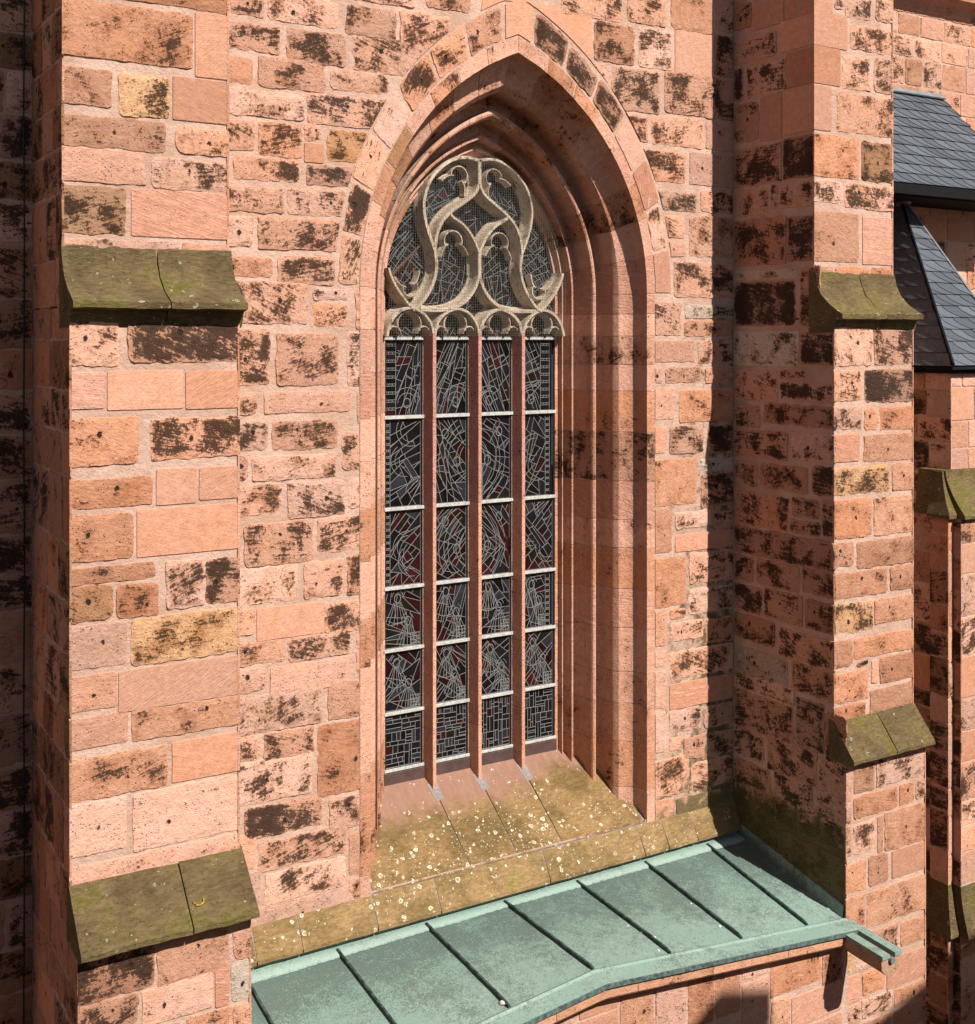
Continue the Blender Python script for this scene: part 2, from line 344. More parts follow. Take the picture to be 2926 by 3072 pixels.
# ------------------------------------------------------------------ masonry
#   type: (base colour, crust, tooling, bedding, joint roughness)
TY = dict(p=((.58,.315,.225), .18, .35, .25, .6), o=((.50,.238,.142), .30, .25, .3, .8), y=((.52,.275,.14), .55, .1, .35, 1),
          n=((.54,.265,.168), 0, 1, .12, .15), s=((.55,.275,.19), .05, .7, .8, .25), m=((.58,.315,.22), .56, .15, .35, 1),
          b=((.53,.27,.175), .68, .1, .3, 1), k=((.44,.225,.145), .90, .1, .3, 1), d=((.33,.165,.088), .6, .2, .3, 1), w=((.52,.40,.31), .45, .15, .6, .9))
RNG = random.Random(7)
def attrs(ty, rng, uv, e, moss=0, tint=None):
    return dict(tint=tint, prm=None)
def stone(mb, mapf, nrm, a0, a1, b0, b1, ty, rng, snap=(0, 0, 0, 0), clip=None, proud=.004, mossf=None, holes=True):
    """one block on a wall: rounded irregular outline, arris, flat face"""
    col, cr, tool, bed, rough = TY[ty]
    k = 1 + rng.uniform(-.24, .12); hue = rng.uniform(-.07, .10)
    tint = (col[0]*k, col[1]*k*(1+hue), col[2]*k*(1+2*hue))
    cr = max(0, cr*rng.uniform(.78, 1.15)); prm = (cr, tool, bed*rng.uniform(.5, 1.3)); rnd = rng.random()
    amp = .014*rough; sx = rng.uniform(0, 500)
    if rough < .3:                                   # fine-jointed new block
        a0 -= .004; a1 += .004; b0 -= .004; b1 += .004
    else: a0 -= .003; a1 += .003; b0 -= .003; b1 += .003
    w, h = a1-a0, b1-b0
    if w < .03 or h < .03: return
    rc = min(.04*rough*rng.uniform(.3, 1.6)+.004, .3*min(w, h))
    L, Rr, B, T = snap
    cor = [(0, 0, L or B), (1, 0, Rr or B), (1, 1, Rr or T), (0, 1, L or T)]
    st = .032 if rough > .3 else .14
    per = []
    for i in range(4):
        s0, t0, sq0 = cor[i]; s1, t1, sq1 = cor[(i+1) % 4]; s2, t2, _ = cor[(i+2) % 4]
        ln = w if i % 2 == 0 else h; ln2 = h if i % 2 == 0 else w; c0 = 0 if sq0 else rc/ln; c1 = 0 if sq1 else rc/ln; k1 = rc/ln2
        n = max(1, int(ln/st))
        for j in range(n+1 if not sq1 else n):
            x = c0+(1-c0-c1)*j/n; per.append((s0+(s1-s0)*x, t0+(t1-t0)*x))
        if not sq1 and rough > .3:
            for al in (PI/6, PI/3):
                x = 1-c1+c1*math.sin(al); yk = k1*(1-math.cos(al))
                per.append((s0+(s1-s0)*x+(s2-s1)*yk, t0+(t1-t0)*x+(t2-t1)*yk))
    cx_, cy_ = (a0+a1)/2, (b0+b1)/2
    hx, hy = (cx_+rng.uniform(-.22, .22)*w, cy_+rng.uniform(-.15, .2)*h)
    if not holes or tool > .6 or rng.random() < .42 or w < .2: hx += 7
    pr = proud + rng.uniform(-.004, .006)*rough
    tl, tb = rng.uniform(-.012, .012)*rough, rng.uniform(-.012, .012)*rough
    def fa0(s, t): return not ((s < 1e-6 and L) or (s > 1-1e-6 and Rr))
    def ring(inset, dep, e, jit):
        out = []
        il, ir = (0 if L else inset), (0 if Rr else inset); ib, it = (0 if B else inset), (0 if T else inset)
        A0, A1, B0, B1 = a0+il, a1-ir, b0+ib, b1-it
        for (s, t) in per:
            a, b = A0+(A1-A0)*s, B0+(B1-B0)*t
            if jit:
                fa = 0 if ((s < 1e-6 and L) or (s > 1-1e-6 and Rr)) else 1
                fb = 0 if ((t < 1e-6 and B) or (t > 1-1e-6 and T)) else 1
                q = Vector(((a0+w*s)*7+sx, (b0+h*t)*7, sx)); q2 = q*3.1
                a += fa*amp*(mnoise.noise(q)*1.3+mnoise.noise(q2)*.6)*jit; b += fb*amp*(mnoise.noise(q+Vector((9, 5, 3)))*1.3+mnoise.noise(q2+Vector((5, 1, 8)))*.6)*jit
            if clip:
                a, b = clip(a, b, 0)
            d = dep + ((a-cx_)*tl+(b-cy_)*tb if dep > 0 else 0)
            if .1 < e < .9 and rough > .3 and fa0(s, t): d += rough*(.013*mnoise.noise(Vector((a*9+sx, b*9, 3)))+.008*mnoise.noise(Vector((a*26+sx, b*26, 7)))-.003)
            P = mapf(a, b, d)
            out.append(mb.vert(P, tint=tint, prm=prm, edge=e, rnd=rnd, suv=(a-hx, b-hy), moss=(mossf(P) if mossf else 0.0)))
        return out
    r0 = ring(0, -.014, 0, 1); r1 = ring(.006+.004*rough, pr*.75, .15, 1)
    ins = min(.055, .3*min(w, h)); r2 = ring(ins, pr+.0015*rough, 1, .35)
    n = len(per); N = nrm
    for A_, B_ in ((r0, r1), (r1, r2)):
        for i in range(n):
            mb.face([A_[i], A_[(i+1) % n], B_[(i+1) % n], B_[i]], 0, N)
    mb.face(r2, 0, N)
def parse(s):
    out = []
    for t in s.split():
        a = t[:-1].split(','); out.append((int(a[0])/100, int(a[1])/100, int(a[2])/100, int(a[3])/100, t[-1]))
    return out
def courses(a0, a1, b0, b1, rng, types, h=(.30, .48), wd=(.4, .9), j=.022):
    out = []; b = b0
    while b < b1-.05:
        hh = rng.uniform(*h)
        if b1-(b+hh) < .2: hh = b1-b
        a = a0; first = True
        while a < a1-.03:
            ww = rng.uniform(*wd)*(rng.uniform(.4, .8) if first else 1); first = False
            if a1-(a+ww) < .25: ww = a1-a
            out.append((a+(j/2 if a > a0 else 0), a+ww-(j/2 if a+ww < a1-.01 else 0), b+j/2, b+hh-j/2, rng.choice(types)))
            a += ww
        b += hh
    return out
def lay(mb, stones, mapf, nrm, edges, rng, clip=None, mossf=None, drop=None, tol=.09, holes=True):
    E0, E1 = edges
    for (a0, a1, b0, b1, ty) in stones:
        L = E0 is not None and abs(a0-E0) < tol; Rr = E1 is not None and abs(a1-E1) < tol
        if L: a0 = E0-.004
        if Rr: a1 = E1+.004
        if E0 is not None and not L and a0 < E0: a0 = E0-.004; L = True
        if E1 is not None and not Rr and a1 > E1: a1 = E1+.004; Rr = True
        if drop and drop(a0, a1, b0, b1): continue
        if a1-a0 < .03: continue
        stone(mb, mapf, nrm, a0, a1, b0, b1, ty, rng, (L, Rr, 0, 0), clip, mossf=mossf, holes=holes)
def yplane(Y): return (lambda a, b, d: (a, Y-d, b)), Vector((0, -1, 0))
def xplane(X, sgn=-1): return (lambda a, b, d: (X+sgn*d, a, b)), Vector((sgn, 0, 0))

LB_UP = '259,417,320,345o 259,381,261,315o 383,417,255,318n 259,303,216,251o 309,358,210,251y 361,417,211,253n 259,355,178,208o 364,416,179,205m 259,335,145,177p 340,416,143,174m 259,316,97,142d 321,416,97,142s'
LB_MID = '258,303,-26,24m 309,417,-23,25k 258,289,-64,-31s 291,362,-66,-30n 364,417,-67,-31n 258,320,-116,-72o 330,417,-114,-75b 258,333,-155,-128o 336,375,-156,-122n 377,417,-154,-123n 258,315,-203,-160o 318,417,-203,-159n 258,336,-223,-208o 258,297,-257,-224d 299,339,-258,-227o 345,383,-255,-209m 384,417,-255,-210k 258,309,-300,-260p 312,416,-303,-259y 258,300,-338,-305p 301,416,-344,-306n 258,310,-372,-343p 313,416,-373,-344o 258,347,-419,-380o 351,416,-418,-380n 258,309,-469,-421p 314,416,-475,-421p 258,417,-495,-477p'
LB_LOW = '257,326,-587,-548k 328,396,-591,-542o 399,415,-585,-554m 257,311,-617,-588k 314,380,-622,-589p 382,396,-624,-588s 397,415,-624,-586w 355,398,-651,-625o 400,415,-660,-627m 257,349,-653,-626o'
WALL = '466,506,358,381b 510,597,357,391m 606,672,353,389m 677,746,350,392m 754,783,363,395m 606,698,395,418m 712,774,400,428m 447,525,319,351m 532,607,314,352b 614,717,312,355b 435,493,281,312o 498,580,281,317m 586,663,287,312m 672,698,291,311m 447,554,247,277m 558,666,245,282b 441,495,207,242b 499,552,204,243b 554,578,201,223n 554,576,225,246b 582,640,204,242y 470,548,176,203b 556,629,175,199k 447,530,140,169m 533,610,140,171m 447,493,101,136m 498,612,100,137b 447,516,68,91o 521,597,61,93b 602,637,63,126b 464,559,16,64m 564,609,44,57m 564,608,14,41b 618,637,10,56m 462,513,-53,11b 520,597,-54,6m 607,637,-56,8m 456,498,-86,-60m 505,612,-85,-60p 620,637,-100,-63p 456,510,-125,-92m 514,596,-127,-93m 601,637,-153,-109m 459,487,-157,-130m 491,594,-160,-132m 459,527,-198,-163m 533,604,-205,-163m 609,637,-198,-162m 482,565,-255,-206b 570,637,-247,-206b 459,545,-297,-255m 553,603,-298,-255m 607,637,-300,-251b 456,495,-330,-300m 497,579,-338,-302n 579,637,-341,-306b 456,532,-364,-338m 534,612,-367,-339m 619,637,-392,-346m 456,508,-394,-367m 513,612,-402,-369p 456,578,-441,-399m 583,637,-441,-398m 456,502,-470,-441m 505,566,-473,-443b 570,637,-527,-444o 456,563,-519,-471m 482,576,-558,-523k 584,637,-569,-531m 456,496,-590,-551p 498,606,-597,-563m 610,637,-625,-576p 456,502,-632,-594p 506,606,-636,-600m 610,637,-655,-628m 456,619,-669,-636p 793,849,399,424n 851,959,364,427n 911,1010,420,464b 1018,1086,424,461m 1093,1171,425,476o 1176,1207,433,484m 963,1031,365,418b 1038,1098,366,420m 1101,1168,366,424n 1172,1207,369,427m 944,984,335,362m 991,1075,304,362b 1082,1207,308,367m 1006,1054,264,300b 1059,1152,263,304m 1157,1207,264,304p 1043,1121,213,256b 1127,1207,213,258p 1068,1141,175,202m 1147,1207,176,207m 1084,1119,138,169m 1126,1207,113,171m 1089,1120,112,133p 1099,1207,56,106m 1049,1113,4,50m 1119,1207,28,47w 1117,1207,2,25b 1049,1136,-33,-3p 1142,1207,-36,-3m 1049,1079,-61,-38p 1084,1150,-62,-39m 1156,1207,-63,-40m 1049,1101,-111,-67p 1108,1207,-116,-70o 1049,1085,-156,-121s 1091,1153,-159,-121m 1160,1207,-162,-122k 1049,1140,-229,-165o 1147,1207,-186,-168w 1147,1207,-237,-189k 1049,1096,-293,-233o 1101,1167,-262,-239m 1172,1207,-267,-243m 1101,1207,-294,-270s 1049,1121,-367,-300o 1126,1207,-341,-298m 1126,1207,-383,-347m 1049,1086,-419,-370p 1091,1120,-386,-371b 1093,1152,-416,-391m 1157,1207,-427,-392b 1049,1086,-447,-425p 1091,1207,-468,-430m 1049,1085,-504,-453p 1091,1207,-509,-474s 1049,1085,-564,-509p 1091,1147,-542,-510m 1153,1207,-545,-514m 1116,1156,-583,-552m 1161,1207,-585,-552m 1091,1112,-566,-548p 1049,1126,-626,-574m 1130,1207,-629,-589m 1049,1100,-657,-629p 1103,1207,-665,-633p'
RB_SIDE = '-38,-2,434,470m -99,-41,427,463n -154,-102,428,458n -38,-2,473,512m -154,-41,467,495n -85,-2,385,420m -154,-91,386,428n -22,-2,335,382k -102,-26,333,379m -154,-104,336,383n -51,-2,275,329m -95,-54,271,332n -154,-97,274,334n -95,-2,212,266m -154,-97,213,270k -69,-2,170,209m -87,-74,176,211m -154,-89,175,207b -104,-2,101,166b -154,-105,103,163k -121,-2,81,94w -120,-2,17,78k -164,-127,16,95b -126,-2,-38,10w -189,-128,-35,8k -88,-2,-86,-44p -137,-91,-56,-42b -189,-91,-83,-58b -54,-2,-123,-92m -189,-58,-117,-88b -106,-2,-165,-127m -189,-113,-162,-124p -49,-2,-207,-172p -143,-53,-206,-171b -189,-149,-205,-166k -108,-2,-261,-214m -162,-113,-238,-211m -164,-110,-260,-241k -189,-166,-259,-208k -189,-2,-302,-263m -41,-2,-339,-304b -128,-46,-340,-304b -189,-132,-337,-302b -58,-2,-384,-345b -133,-61,-383,-342m -189,-137,-383,-343b -82,-2,-422,-386m -189,-89,-431,-390m -106,-2,-475,-432w -189,-112,-471,-431m -118,-2,-494,-467p -116,-2,-547,-492b -171,-120,-542,-476m -208,-172,-551,-483m -62,-2,-585,-548m -159,-66,-590,-542b -74,-2,-626,-591m -151,-80,-625,-588b -208,-160,-588,-546m -35,-2,-661,-626m -120,-40,-667,-619m -208,-155,-625,-588b -208,-124,-658,-619b -93,-2,-707,-658m -208,-97,-712,-664m -208,-2,-780,-737m'
RB_UP = '1207,1241,430,450n 1244,1263,438,453m 1265,1316,429,460m 1324,1356,432,465b 1207,1241,452,492n 1244,1356,465,500m 1207,1269,385,431n 1275,1356,388,423b 1207,1256,335,385n 1260,1314,334,379m 1321,1356,335,382b 1207,1239,274,333n 1249,1356,275,329m 1207,1291,213,269o 1296,1356,213,267d 1207,1261,179,209m 1263,1356,174,209m 1207,1291,101,168o 1298,1356,100,165s'
RB_MID = '1208,1280,-36,20m 1282,1358,-36,20k 1208,1258,-82,-41m 1264,1358,-85,-41k 1208,1260,-119,-89m 1263,1290,-120,-91o 1294,1358,-122,-91o 1208,1254,-160,-125s 1262,1358,-163,-127o 1208,1312,-203,-167y 1317,1358,-204,-167o 1208,1277,-260,-209o 1281,1358,-261,-211o 1208,1244,-296,-264m 1249,1358,-302,-266o 1208,1307,-338,-304o 1313,1358,-337,-304o 1208,1280,-383,-344y 1283,1358,-378,-345o 1208,1241,-426,-390o 1243,1358,-419,-392o 1250,1271,-428,-422d 1293,1358,-458,-423o 1277,1290,-455,-425p 1208,1271,-472,-433o 1274,1358,-494,-463o 1208,1266,-495,-476o 1269,1358,-510,-498o'
RB_LOW = '1206,1219,-591,-553p 1221,1260,-584,-545o 1263,1353,-583,-546m 1220,1304,-616,-588o 1307,1336,-615,-588o 1339,1353,-614,-587m 1206,1218,-619,-595m 1220,1261,-662,-622m 1265,1277,-669,-621p 1279,1353,-670,-619o 1206,1218,-663,-623m 1206,1245,-709,-671o 1248,1286,-709,-670o 1293,1353,-708,-672n 1206,1242,-757,-714o 1245,1353,-762,-715o 1206,1253,-782,-762m 1257,1305,-801,-768m 1309,1353,-803,-770o 1198,1221,-808,-780y 1283,1353,-851,-812s 1225,1279,-813,-804p 1237,1280,-846,-817o 1206,1233,-848,-815s 1297,1353,-879,-855o 1235,1293,-877,-852m 1206,1233,-880,-852m 1297,1353,-911,-883o 1239,1293,-908,-881o'
PORCH = '984,1024,-802,-746o 1026,1070,-768,-756p 1072,1159,-802,-764o 1026,1070,-825,-772p 1108,1195,-849,-811s 1073,1106,-847,-806o 1161,1197,-813,-771o 942,982,-803,-741o 894,939,-796,-737p 843,892,-787,-733o 1109,1195,-885,-853p'


# ------------------------------------------------------------------ the arch
CX, Z0 = 8.445, .6
def eo(o): return .66+.73*(o-1.4)
def arc(o, t):
    """right-hand half of the pointed arch at half width o; t 0 springing .. 1 apex -> (dx, z)"""
    e = eo(o); r = o+e; ph = math.acos(min(1, e/r))*t
    return r*math.cos(ph)-e, Z0+r*math.sin(ph)
def inside_arch(dx, z, o):
    dx = abs(dx)
    if z <= Z0: return dx < o
    e = eo(o); return math.hypot(dx+e, z-Z0) < o+e
def wall_clip(a, b, d):
    dx = a-CX; s = 1 if dx >= 0 else -1
    if b <= Z0-.02:
        if abs(dx) < 2.215: return CX+s*2.215, b
        return a, b
    o = 2.53; e = eo(o); r = o+e; vx, vz = abs(dx)+e, b-Z0; l = math.hypot(vx, vz)
    if l < r and l > 0:
        vx *= r/l; vz *= r/l
        nx = vx-e
        if nx < 0: nx = 0
        return CX+s*nx, Z0+vz
    return a, b
def wall_drop(a0, a1, b0, b1):
    c = 0
    for i in range(5):
        for j in range(5):
            a, b = a0+(a1-a0)*i/4, b0+(b1-b0)*j/4
            c += inside_arch(a-CX, b, 2.53 if b > Z0-.02 else 2.2)
    return c > 19
XL0, XL1, XR0, XR1 = 2.58, 4.165, 12.07, 13.58
def moss_low(P):
    return max(0, min(1, (-5.95-P[2])/.75))*(1 if P[0] > 11 else .55 if P[0] > 10.4 else .25)

# ------------------------------------------------------------------ wall of the bay
wall = thing('church_wall', 'sunlit red sandstone block wall around the tall pointed window', 'wall', (CX, 0, -6.6))
mb = MB()
ob = [(CX-2.2, -6.5)] + [(CX-2.2, z) for z in (-3, 0)] + [(CX-arc(2.2, t/16)[0], arc(2.2, t/16)[1]) for t in range(17)] + [(CX+arc(2.2, t/16)[0], arc(2.2, t/16)[1]) for t in range(15, -1, -1)] + [(CX+2.2, z) for z in (0, -3, -6.5)]
outl = [(XL1-.1, -14), (XR0+.1, -14), (XR0+.1, 7), (XL1-.1, 7)]
V3 = lambda L: [Vector((x, 0, z)) for x, z in L]
tri = tessellate_polygon([[Vector((x, z, 0)) for x, z in outl], [Vector((x, z, 0)) for x, z in ob]])
allp = outl+ob
# mortar bed as vertical strips so that moss can fade along it
ids = [mb.vert((x, .008, z), moss=moss_low((x, 0, z))) for x, z in allp]
for t in tri: mb.face([ids[i] for i in t], 1, Vector((0, -1, 0)))
rng = random.Random(11)
mf, nv = yplane(0)
lay(mb, parse(WALL), mf, nv, (None, XR0-.012), rng, wall_clip, moss_low, wall_drop)
lay(mb, courses(XL1, XR0, 4.86, 6.9, rng, 'mmbpo'), mf, nv, (None, None), rng, mossf=moss_low)
# voussoirs round the arch
def vmap(side):
    def f(a, b, d):
        o = b; t = a; dx, z = arc(o, t); return (CX+side*dx, -d, z)
    return f
def vouss(side, types):
    n = len(types); g = .05
    for i, ty in enumerate(types):
        t0 = (i+.035)/(n+.42); t1 = (i+.965)/(n+.42)
        def f(a, b, d, side=side): 
            dx, z = arc(2.2+b, a/3.9); return (CX+side*dx, -d, z)
        stone(mb, f, nv, t0*3.9, t1*3.9, .02, .30+rng.uniform(-.03, .02), ty, rng, holes=rng.random() < .7)
vouss(-1, 'bbppbbm'); vouss(1, 'smsskkk')
# keystone
ks = []
t = 7.06/7.42
pts = [(-arc(2.22, t)[0], arc(2.22, t)[1]), (0, arc(2.22, 1)[1]), (arc(2.22, t)[0], arc(2.22, t)[1]), (arc(2.5, t+.005)[0]+.03, arc(2.5, t)[1]), (0.03, arc(2.5, 1)[1]+.02), (-arc(2.5, t+.005)[0], arc(2.5, t)[1])]
i0 = [mb.vert((CX+x, -.006, z), tint=(.56, .285, .18), prm=(0, .8, .1), edge=1.0, rnd=.31, suv=(x+5, z), moss=0.0) for x, z in pts]
i1 = [mb.vert((CX+x*1.02, .012, z), tint=(.56, .285, .18), prm=(0, .8, .1), edge=0.0, rnd=.31, suv=(x+5, z), moss=0.0) for x, z in pts]
mb.face(i0, 0, nv)
for i in range(6): mb.face([i0[i], i0[(i+1) % 6], i1[(i+1) % 6], i1[i]], 0)
mb.build('masonry', [M['stone'], M['mortar']], wall)

# ------------------------------------------------------------------ moulded reveal, swept round the opening block by block
def cav(p, q, k, n=5):
    """quadratic curve p..q bulging through k"""
    out = []
    for i in range(n+1):
        t = i/n; out.append(((1-t)**2*p[0]+2*t*(1-t)*k[0]+t*t*q[0], (1-t)**2*p[1]+2*t*(1-t)*k[1]+t*t*q[1]))
    return out
PROF = [(2.205, -.004), (2.07, -.004), (2.068, .10), (2.055, .17), (2.02, .222), (1.96, .272), (1.90, .308), (1.862, .318), (1.845, .328), (1.812, .39), (1.806, .41)] \
     + cav((1.815, .44), (1.735, .80), (1.83, .80), 5) + cav((1.735, .80), (1.668, .625), (1.66, .80), 4)[1:] + cav((1.668, .612), (1.608, .70), (1.618, .585), 4) \
     + cav((1.612, .73), (1.55, .985), (1.625, .985), 4) + cav((1.55, .985), (1.488, .90), (1.482, .985), 3)[1:] + [(1.482, .885), (1.462, .892), (1.456, .925)] \
     + cav((1.458, .94), (1.425, 1.075), (1.462, 1.075), 3) + [(1.402, 1.05), (1.398, 1.015), (1.384, 1.012), (1.378, 1.035), (1.376, 1.09), (1.325, 1.10), (1.325, 1.30)]
def jpos(o, y, s, tt, kind):
    if kind == 'z': return (CX+s*o, y, tt)
    dx, z = arc(o, tt); return (CX+s*dx, y, z)
mb = MB(); rng = random.Random(5)
NP = len(PROF)
plen = [0]
for i in range(1, NP): plen.append(plen[-1]+math.dist(PROF[i], PROF[i-1]))
def block(s, kind, t0, t1, ty, nseg, gap):
    col, cr, tool, bed, rough = TY[ty]
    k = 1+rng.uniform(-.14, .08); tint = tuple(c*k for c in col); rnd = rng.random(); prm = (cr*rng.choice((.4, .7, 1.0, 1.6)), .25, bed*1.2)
    g = gap*1.35
    T = [t0+g+(t1-t0-2*g)*i/nseg for i in range(nseg+1)]
    rings = []
    L = (3.3 if kind == 'a' else 1)
    for it, tt in enumerate(T):
        row = []
        for ip, (o, y) in enumerate(PROF):
            q = Vector((o*5, y*5, tt*L*4+s*9)); jx = .0035*mnoise.noise(q*2)
            row.append(mb.vert(jpos(o+jx, y+.003*mnoise.noise(q*2.3+Vector((4, 4, 4))), s, tt, kind), tint=tint, prm=prm, edge=.8, rnd=rnd, suv=(plen[ip]+8, tt*L), moss=0.0))
        rings.append(row)
    ends = []
    for tt in (T[0]-g*.3, T[-1]+g*.3):
        ends.append([mb.vert(jpos(o+.007, y+.007, s, tt, kind), tint=tint, prm=prm, edge=0.0, rnd=rnd, suv=(plen[ip]+8, tt*L), moss=0.0) for ip, (o, y) in enumerate(PROF)])
    allr = [ends[0]]+rings+[ends[1]]
    for A_, B_ in zip(allr, allr[1:]):
        for i in range(NP-1):
            f = [A_[i], A_[i+1], B_[i+1], B_[i]]
            if s < 0: f = f[::-1]
            mb.face(f, 0)
def mortar_strip(s, kind, ts):
    prev = None
    for tt in ts:
        row = [mb.vert(jpos(o+.0055, y+.0055, s, tt, kind), tint=(.5, .3, .2), prm=(0, 0, 0), edge=0.0, rnd=0.0, suv=(9, 9), moss=0.0) for o, y in PROF]
        if prev:
            for i in range(NP-1):
                f = [prev[i], prev[i+1], row[i+1], row[i]]
                mb.face(f if s > 0 else f[::-1], 1)
        prev = row
JR = [-6.62, -6.12, -5.5, -4.98, -4.55, -3.95, -3.42, -2.86, -2.48, -1.95, -1.28, -.72, -.36, .03, .33, .6]
JL = [-6.62, -6.3, -5.6, -5.1, -4.42, -3.86, -3.3, -2.62, -2.0, -1.45, -.95, -.42, .1, .6]
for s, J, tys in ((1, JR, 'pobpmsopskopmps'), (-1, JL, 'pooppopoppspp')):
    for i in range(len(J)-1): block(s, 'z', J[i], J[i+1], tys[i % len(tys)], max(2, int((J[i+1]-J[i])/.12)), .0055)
    mortar_strip(s, 'z', [J[0], -3, Z0])
    na = 8
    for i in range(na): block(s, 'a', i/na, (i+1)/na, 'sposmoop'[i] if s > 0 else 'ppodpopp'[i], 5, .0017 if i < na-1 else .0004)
    mortar_strip(s, 'a', [i/30 for i in range(31)])
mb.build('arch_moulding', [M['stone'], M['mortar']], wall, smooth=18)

# string course under the sill: one block after another
SJ = [XL1-.05, 4.9, 5.44, 6.38, 7.22, 8.80, 10.33, 10.74, 11.25, XR0-.005]
rng = random.Random(3)
for i in range(len(SJ)-1):
    mb = MB(); x0, x1 = SJ[i]+.007, SJ[i+1]-.007; dy = rng.uniform(-.004, .004)
    prof = [(.05, -6.535), (-.004, -6.54+dy), (-.20+dy, -6.845), (-.205, -6.885), (-.17, -6.90), (.05, -6.93)]
    n = max(2, int((x1-x0)/.15))
    rows = []
    for k in range(n+1):
        x = x0+(x1-x0)*k/n
        rows.append([mb.vert((x, y+(.006*mnoise.noise(Vector((x*6, i, j))) if 0 < j < 4 else 0), z+(.006*mnoise.noise(Vector((x*6, i+5, j))) if 0 < j < 4 else 0)), lich=(.55 if 6.3 < x < 11.3 else .3)) for j, (y, z) in enumerate(prof)])
    for A_, B_ in zip(rows, rows[1:]):
        for j in range(5): mb.face([A_[j], B_[j], B_[j+1], A_[j+1]], 0)
    mb.face(rows[0], 0); mb.face(rows[-1][::-1], 0)
    mb.build('string_course', M['string'], wall, fix=True)
mb = MB(); mb.poly([(XL1, .004, -6.532), (XR0, .004, -6.532), (XR0, -.19, -6.855), (XL1, -.19, -6.855)], 0, Vector((0, -1, 1)))
mb.build('joint_mortar', M['grout'], wall)

# ------------------------------------------------------------------ the window
win = thing('stained_glass_window', 'tall pointed stained glass window with four lights, stone tracery and white bars', 'window', (CX, 1.0, -5.8))
def tracery_mat():
    g = G('pale tracery stone'); P = g.P
    n1 = g.noise(P, 4, 5, .6); n2 = g.noise(P, 30, 6, .7)
    col = g.mix(g.map(n1, .35, .7), (.54, .45, .345), (.44, .33, .245)); col = g.mix(g.map(n2, .42, .70, 0, .7), col, (.26, .19, .13)); n3 = g.noise(P, 9, 7, .75); col = g.mix(g.map(n3, .52, .64, 0, .8), col, (.09, .07, .055))
    return g.done(col, g.bump(n2, .01, .8), .93, .2)
M['tracery'] = tracery_mat()
YF, YB = .93, 1.13
# mullions
_mp = [(.090, YB+.05), (.090, YB-.005), (.066, YB-.024), (.047, YB-.058), (.035, YB-.11), (.029, YF+.035), (.026, YF+.004)]
MP = [(-x, y) for x, y in _mp]+[(-.022, YF), (.022, YF)]+_mp[::-1]
rng = random.Random(21)
for im, dx in enumerate((-.69, 0, .69)):
    mb = MB()
    js = [-6.02, -4.95+rng.uniform(-.2, .2), -4.1+rng.uniform(-.15, .15), -3.2+rng.uniform(-.15, .15), -2.18, -1.05, -.23, .07]
    for i in range(len(js)-1):
        z0, z1 = js[i]+.004, js[i+1]-.004
        col = (.58, .30, .21) if i < 4 else (.50, .25, .20); k = rng.uniform(.88, 1.06); tint = tuple(c*k for c in col); rnd = rng.random()
        A = dict(tint=tint, prm=(.10, .3, .15), edge=.7, rnd=rnd, moss=0.0)
        n = max(2, int((z1-z0)/.15)); rows = []
        for q in range(n+1):
            z = z0+(z1-z0)*q/n
            rows.append([mb.vert((CX+dx+x+.003*mnoise.noise(Vector((z*9, x*9, im+i))), y+.003*mnoise.noise(Vector((z*8, x*9, 5+im+i))), z), suv=(x+8, z), **A) for x, y in MP])
        for a, b in zip(rows, rows[1:]):
            for j in range(len(MP)-1): mb.face([a[j], a[j+1], b[j+1], b[j]], 0)
        mb.face(rows[-1], 0); mb.face(rows[0][::-1], 0)
    mp = [(CX+dx+x*.86, y+.006, js[0]) for x, y in MP]
    mb.prism(mp, (0, 0, js[0]), (0, 0, js[-1]), 1, tint=(.5, .3, .2), prm=(0, 0, 0), edge=0.0, rnd=0.0, suv=(9, 9), moss=0.0)
    mb.build('mullion', [M['stone'], M['mortar']], win, smooth=40)
# tracery bars: swept chamfered bars
def crom(P, n=6):
    out = []
    Q = [Vector((*p, 0)) for p in P]; Q = [Q[0]*2-Q[1]]+Q+[Q[-1]*2-Q[-2]]
    for i in range(1, len(Q)-2):
        for k in range(n):
            t = k/n; a, b, c, d = Q[i-1:i+3]
            out.append(.5*((2*b)+(c-a)*t+(2*a-5*b+4*c-d)*t*t+(3*b-a-3*c+d)*t**3))
    out.append(Q[-2]); return out
TB_ = MB(); bari = [0]
def bar(P, wf=.030, wb=.085, yf=YF, yb=YB, n=6, taper=None):
    pts = crom(P, n) if len(P) > 2 else [Vector((*p, 0)) for p in P]
    bari[0] += 1; dy = .0017*(bari[0] % 9)
    rows = []
    for i, p in enumerate(pts):
        t = (pts[min(i+1, len(pts)-1)]-pts[max(0, i-1)]); t.normalize(); nx = Vector((-t.y, t.x, 0))
        k = 1 if not taper else 1-(1-taper)*i/(len(pts)-1)
        hs = [(wb, yb+.02), (wb, yb-.010), (wf+(wb-wf)*.55, yb-.035), (wf+(wb-wf)*.22, yb-.085), (wf+.006, yf+.055), (wf, yf+.012)]; sec = [(-x*k, y) for x, y in hs]+[(-(wf-.005)*k, yf+dy), ((wf-.005)*k, yf+dy)]+[(x*k, y) for x, y in hs[::-1]]
        rows.append([TB_.vert((CX+p.x+nx.x*s, y, p.y+nx.y*s)) for s, y in sec])
    for a, b in zip(rows, rows[1:]):
        for j in range(13): TB_.face([a[j], b[j], b[j+1], a[j+1]], 0)
    TB_.face(rows[0], 0); TB_.face(rows[-1][::-1], 0)
S_ = lambda P, s: [(x*s, z) for x, z in P]
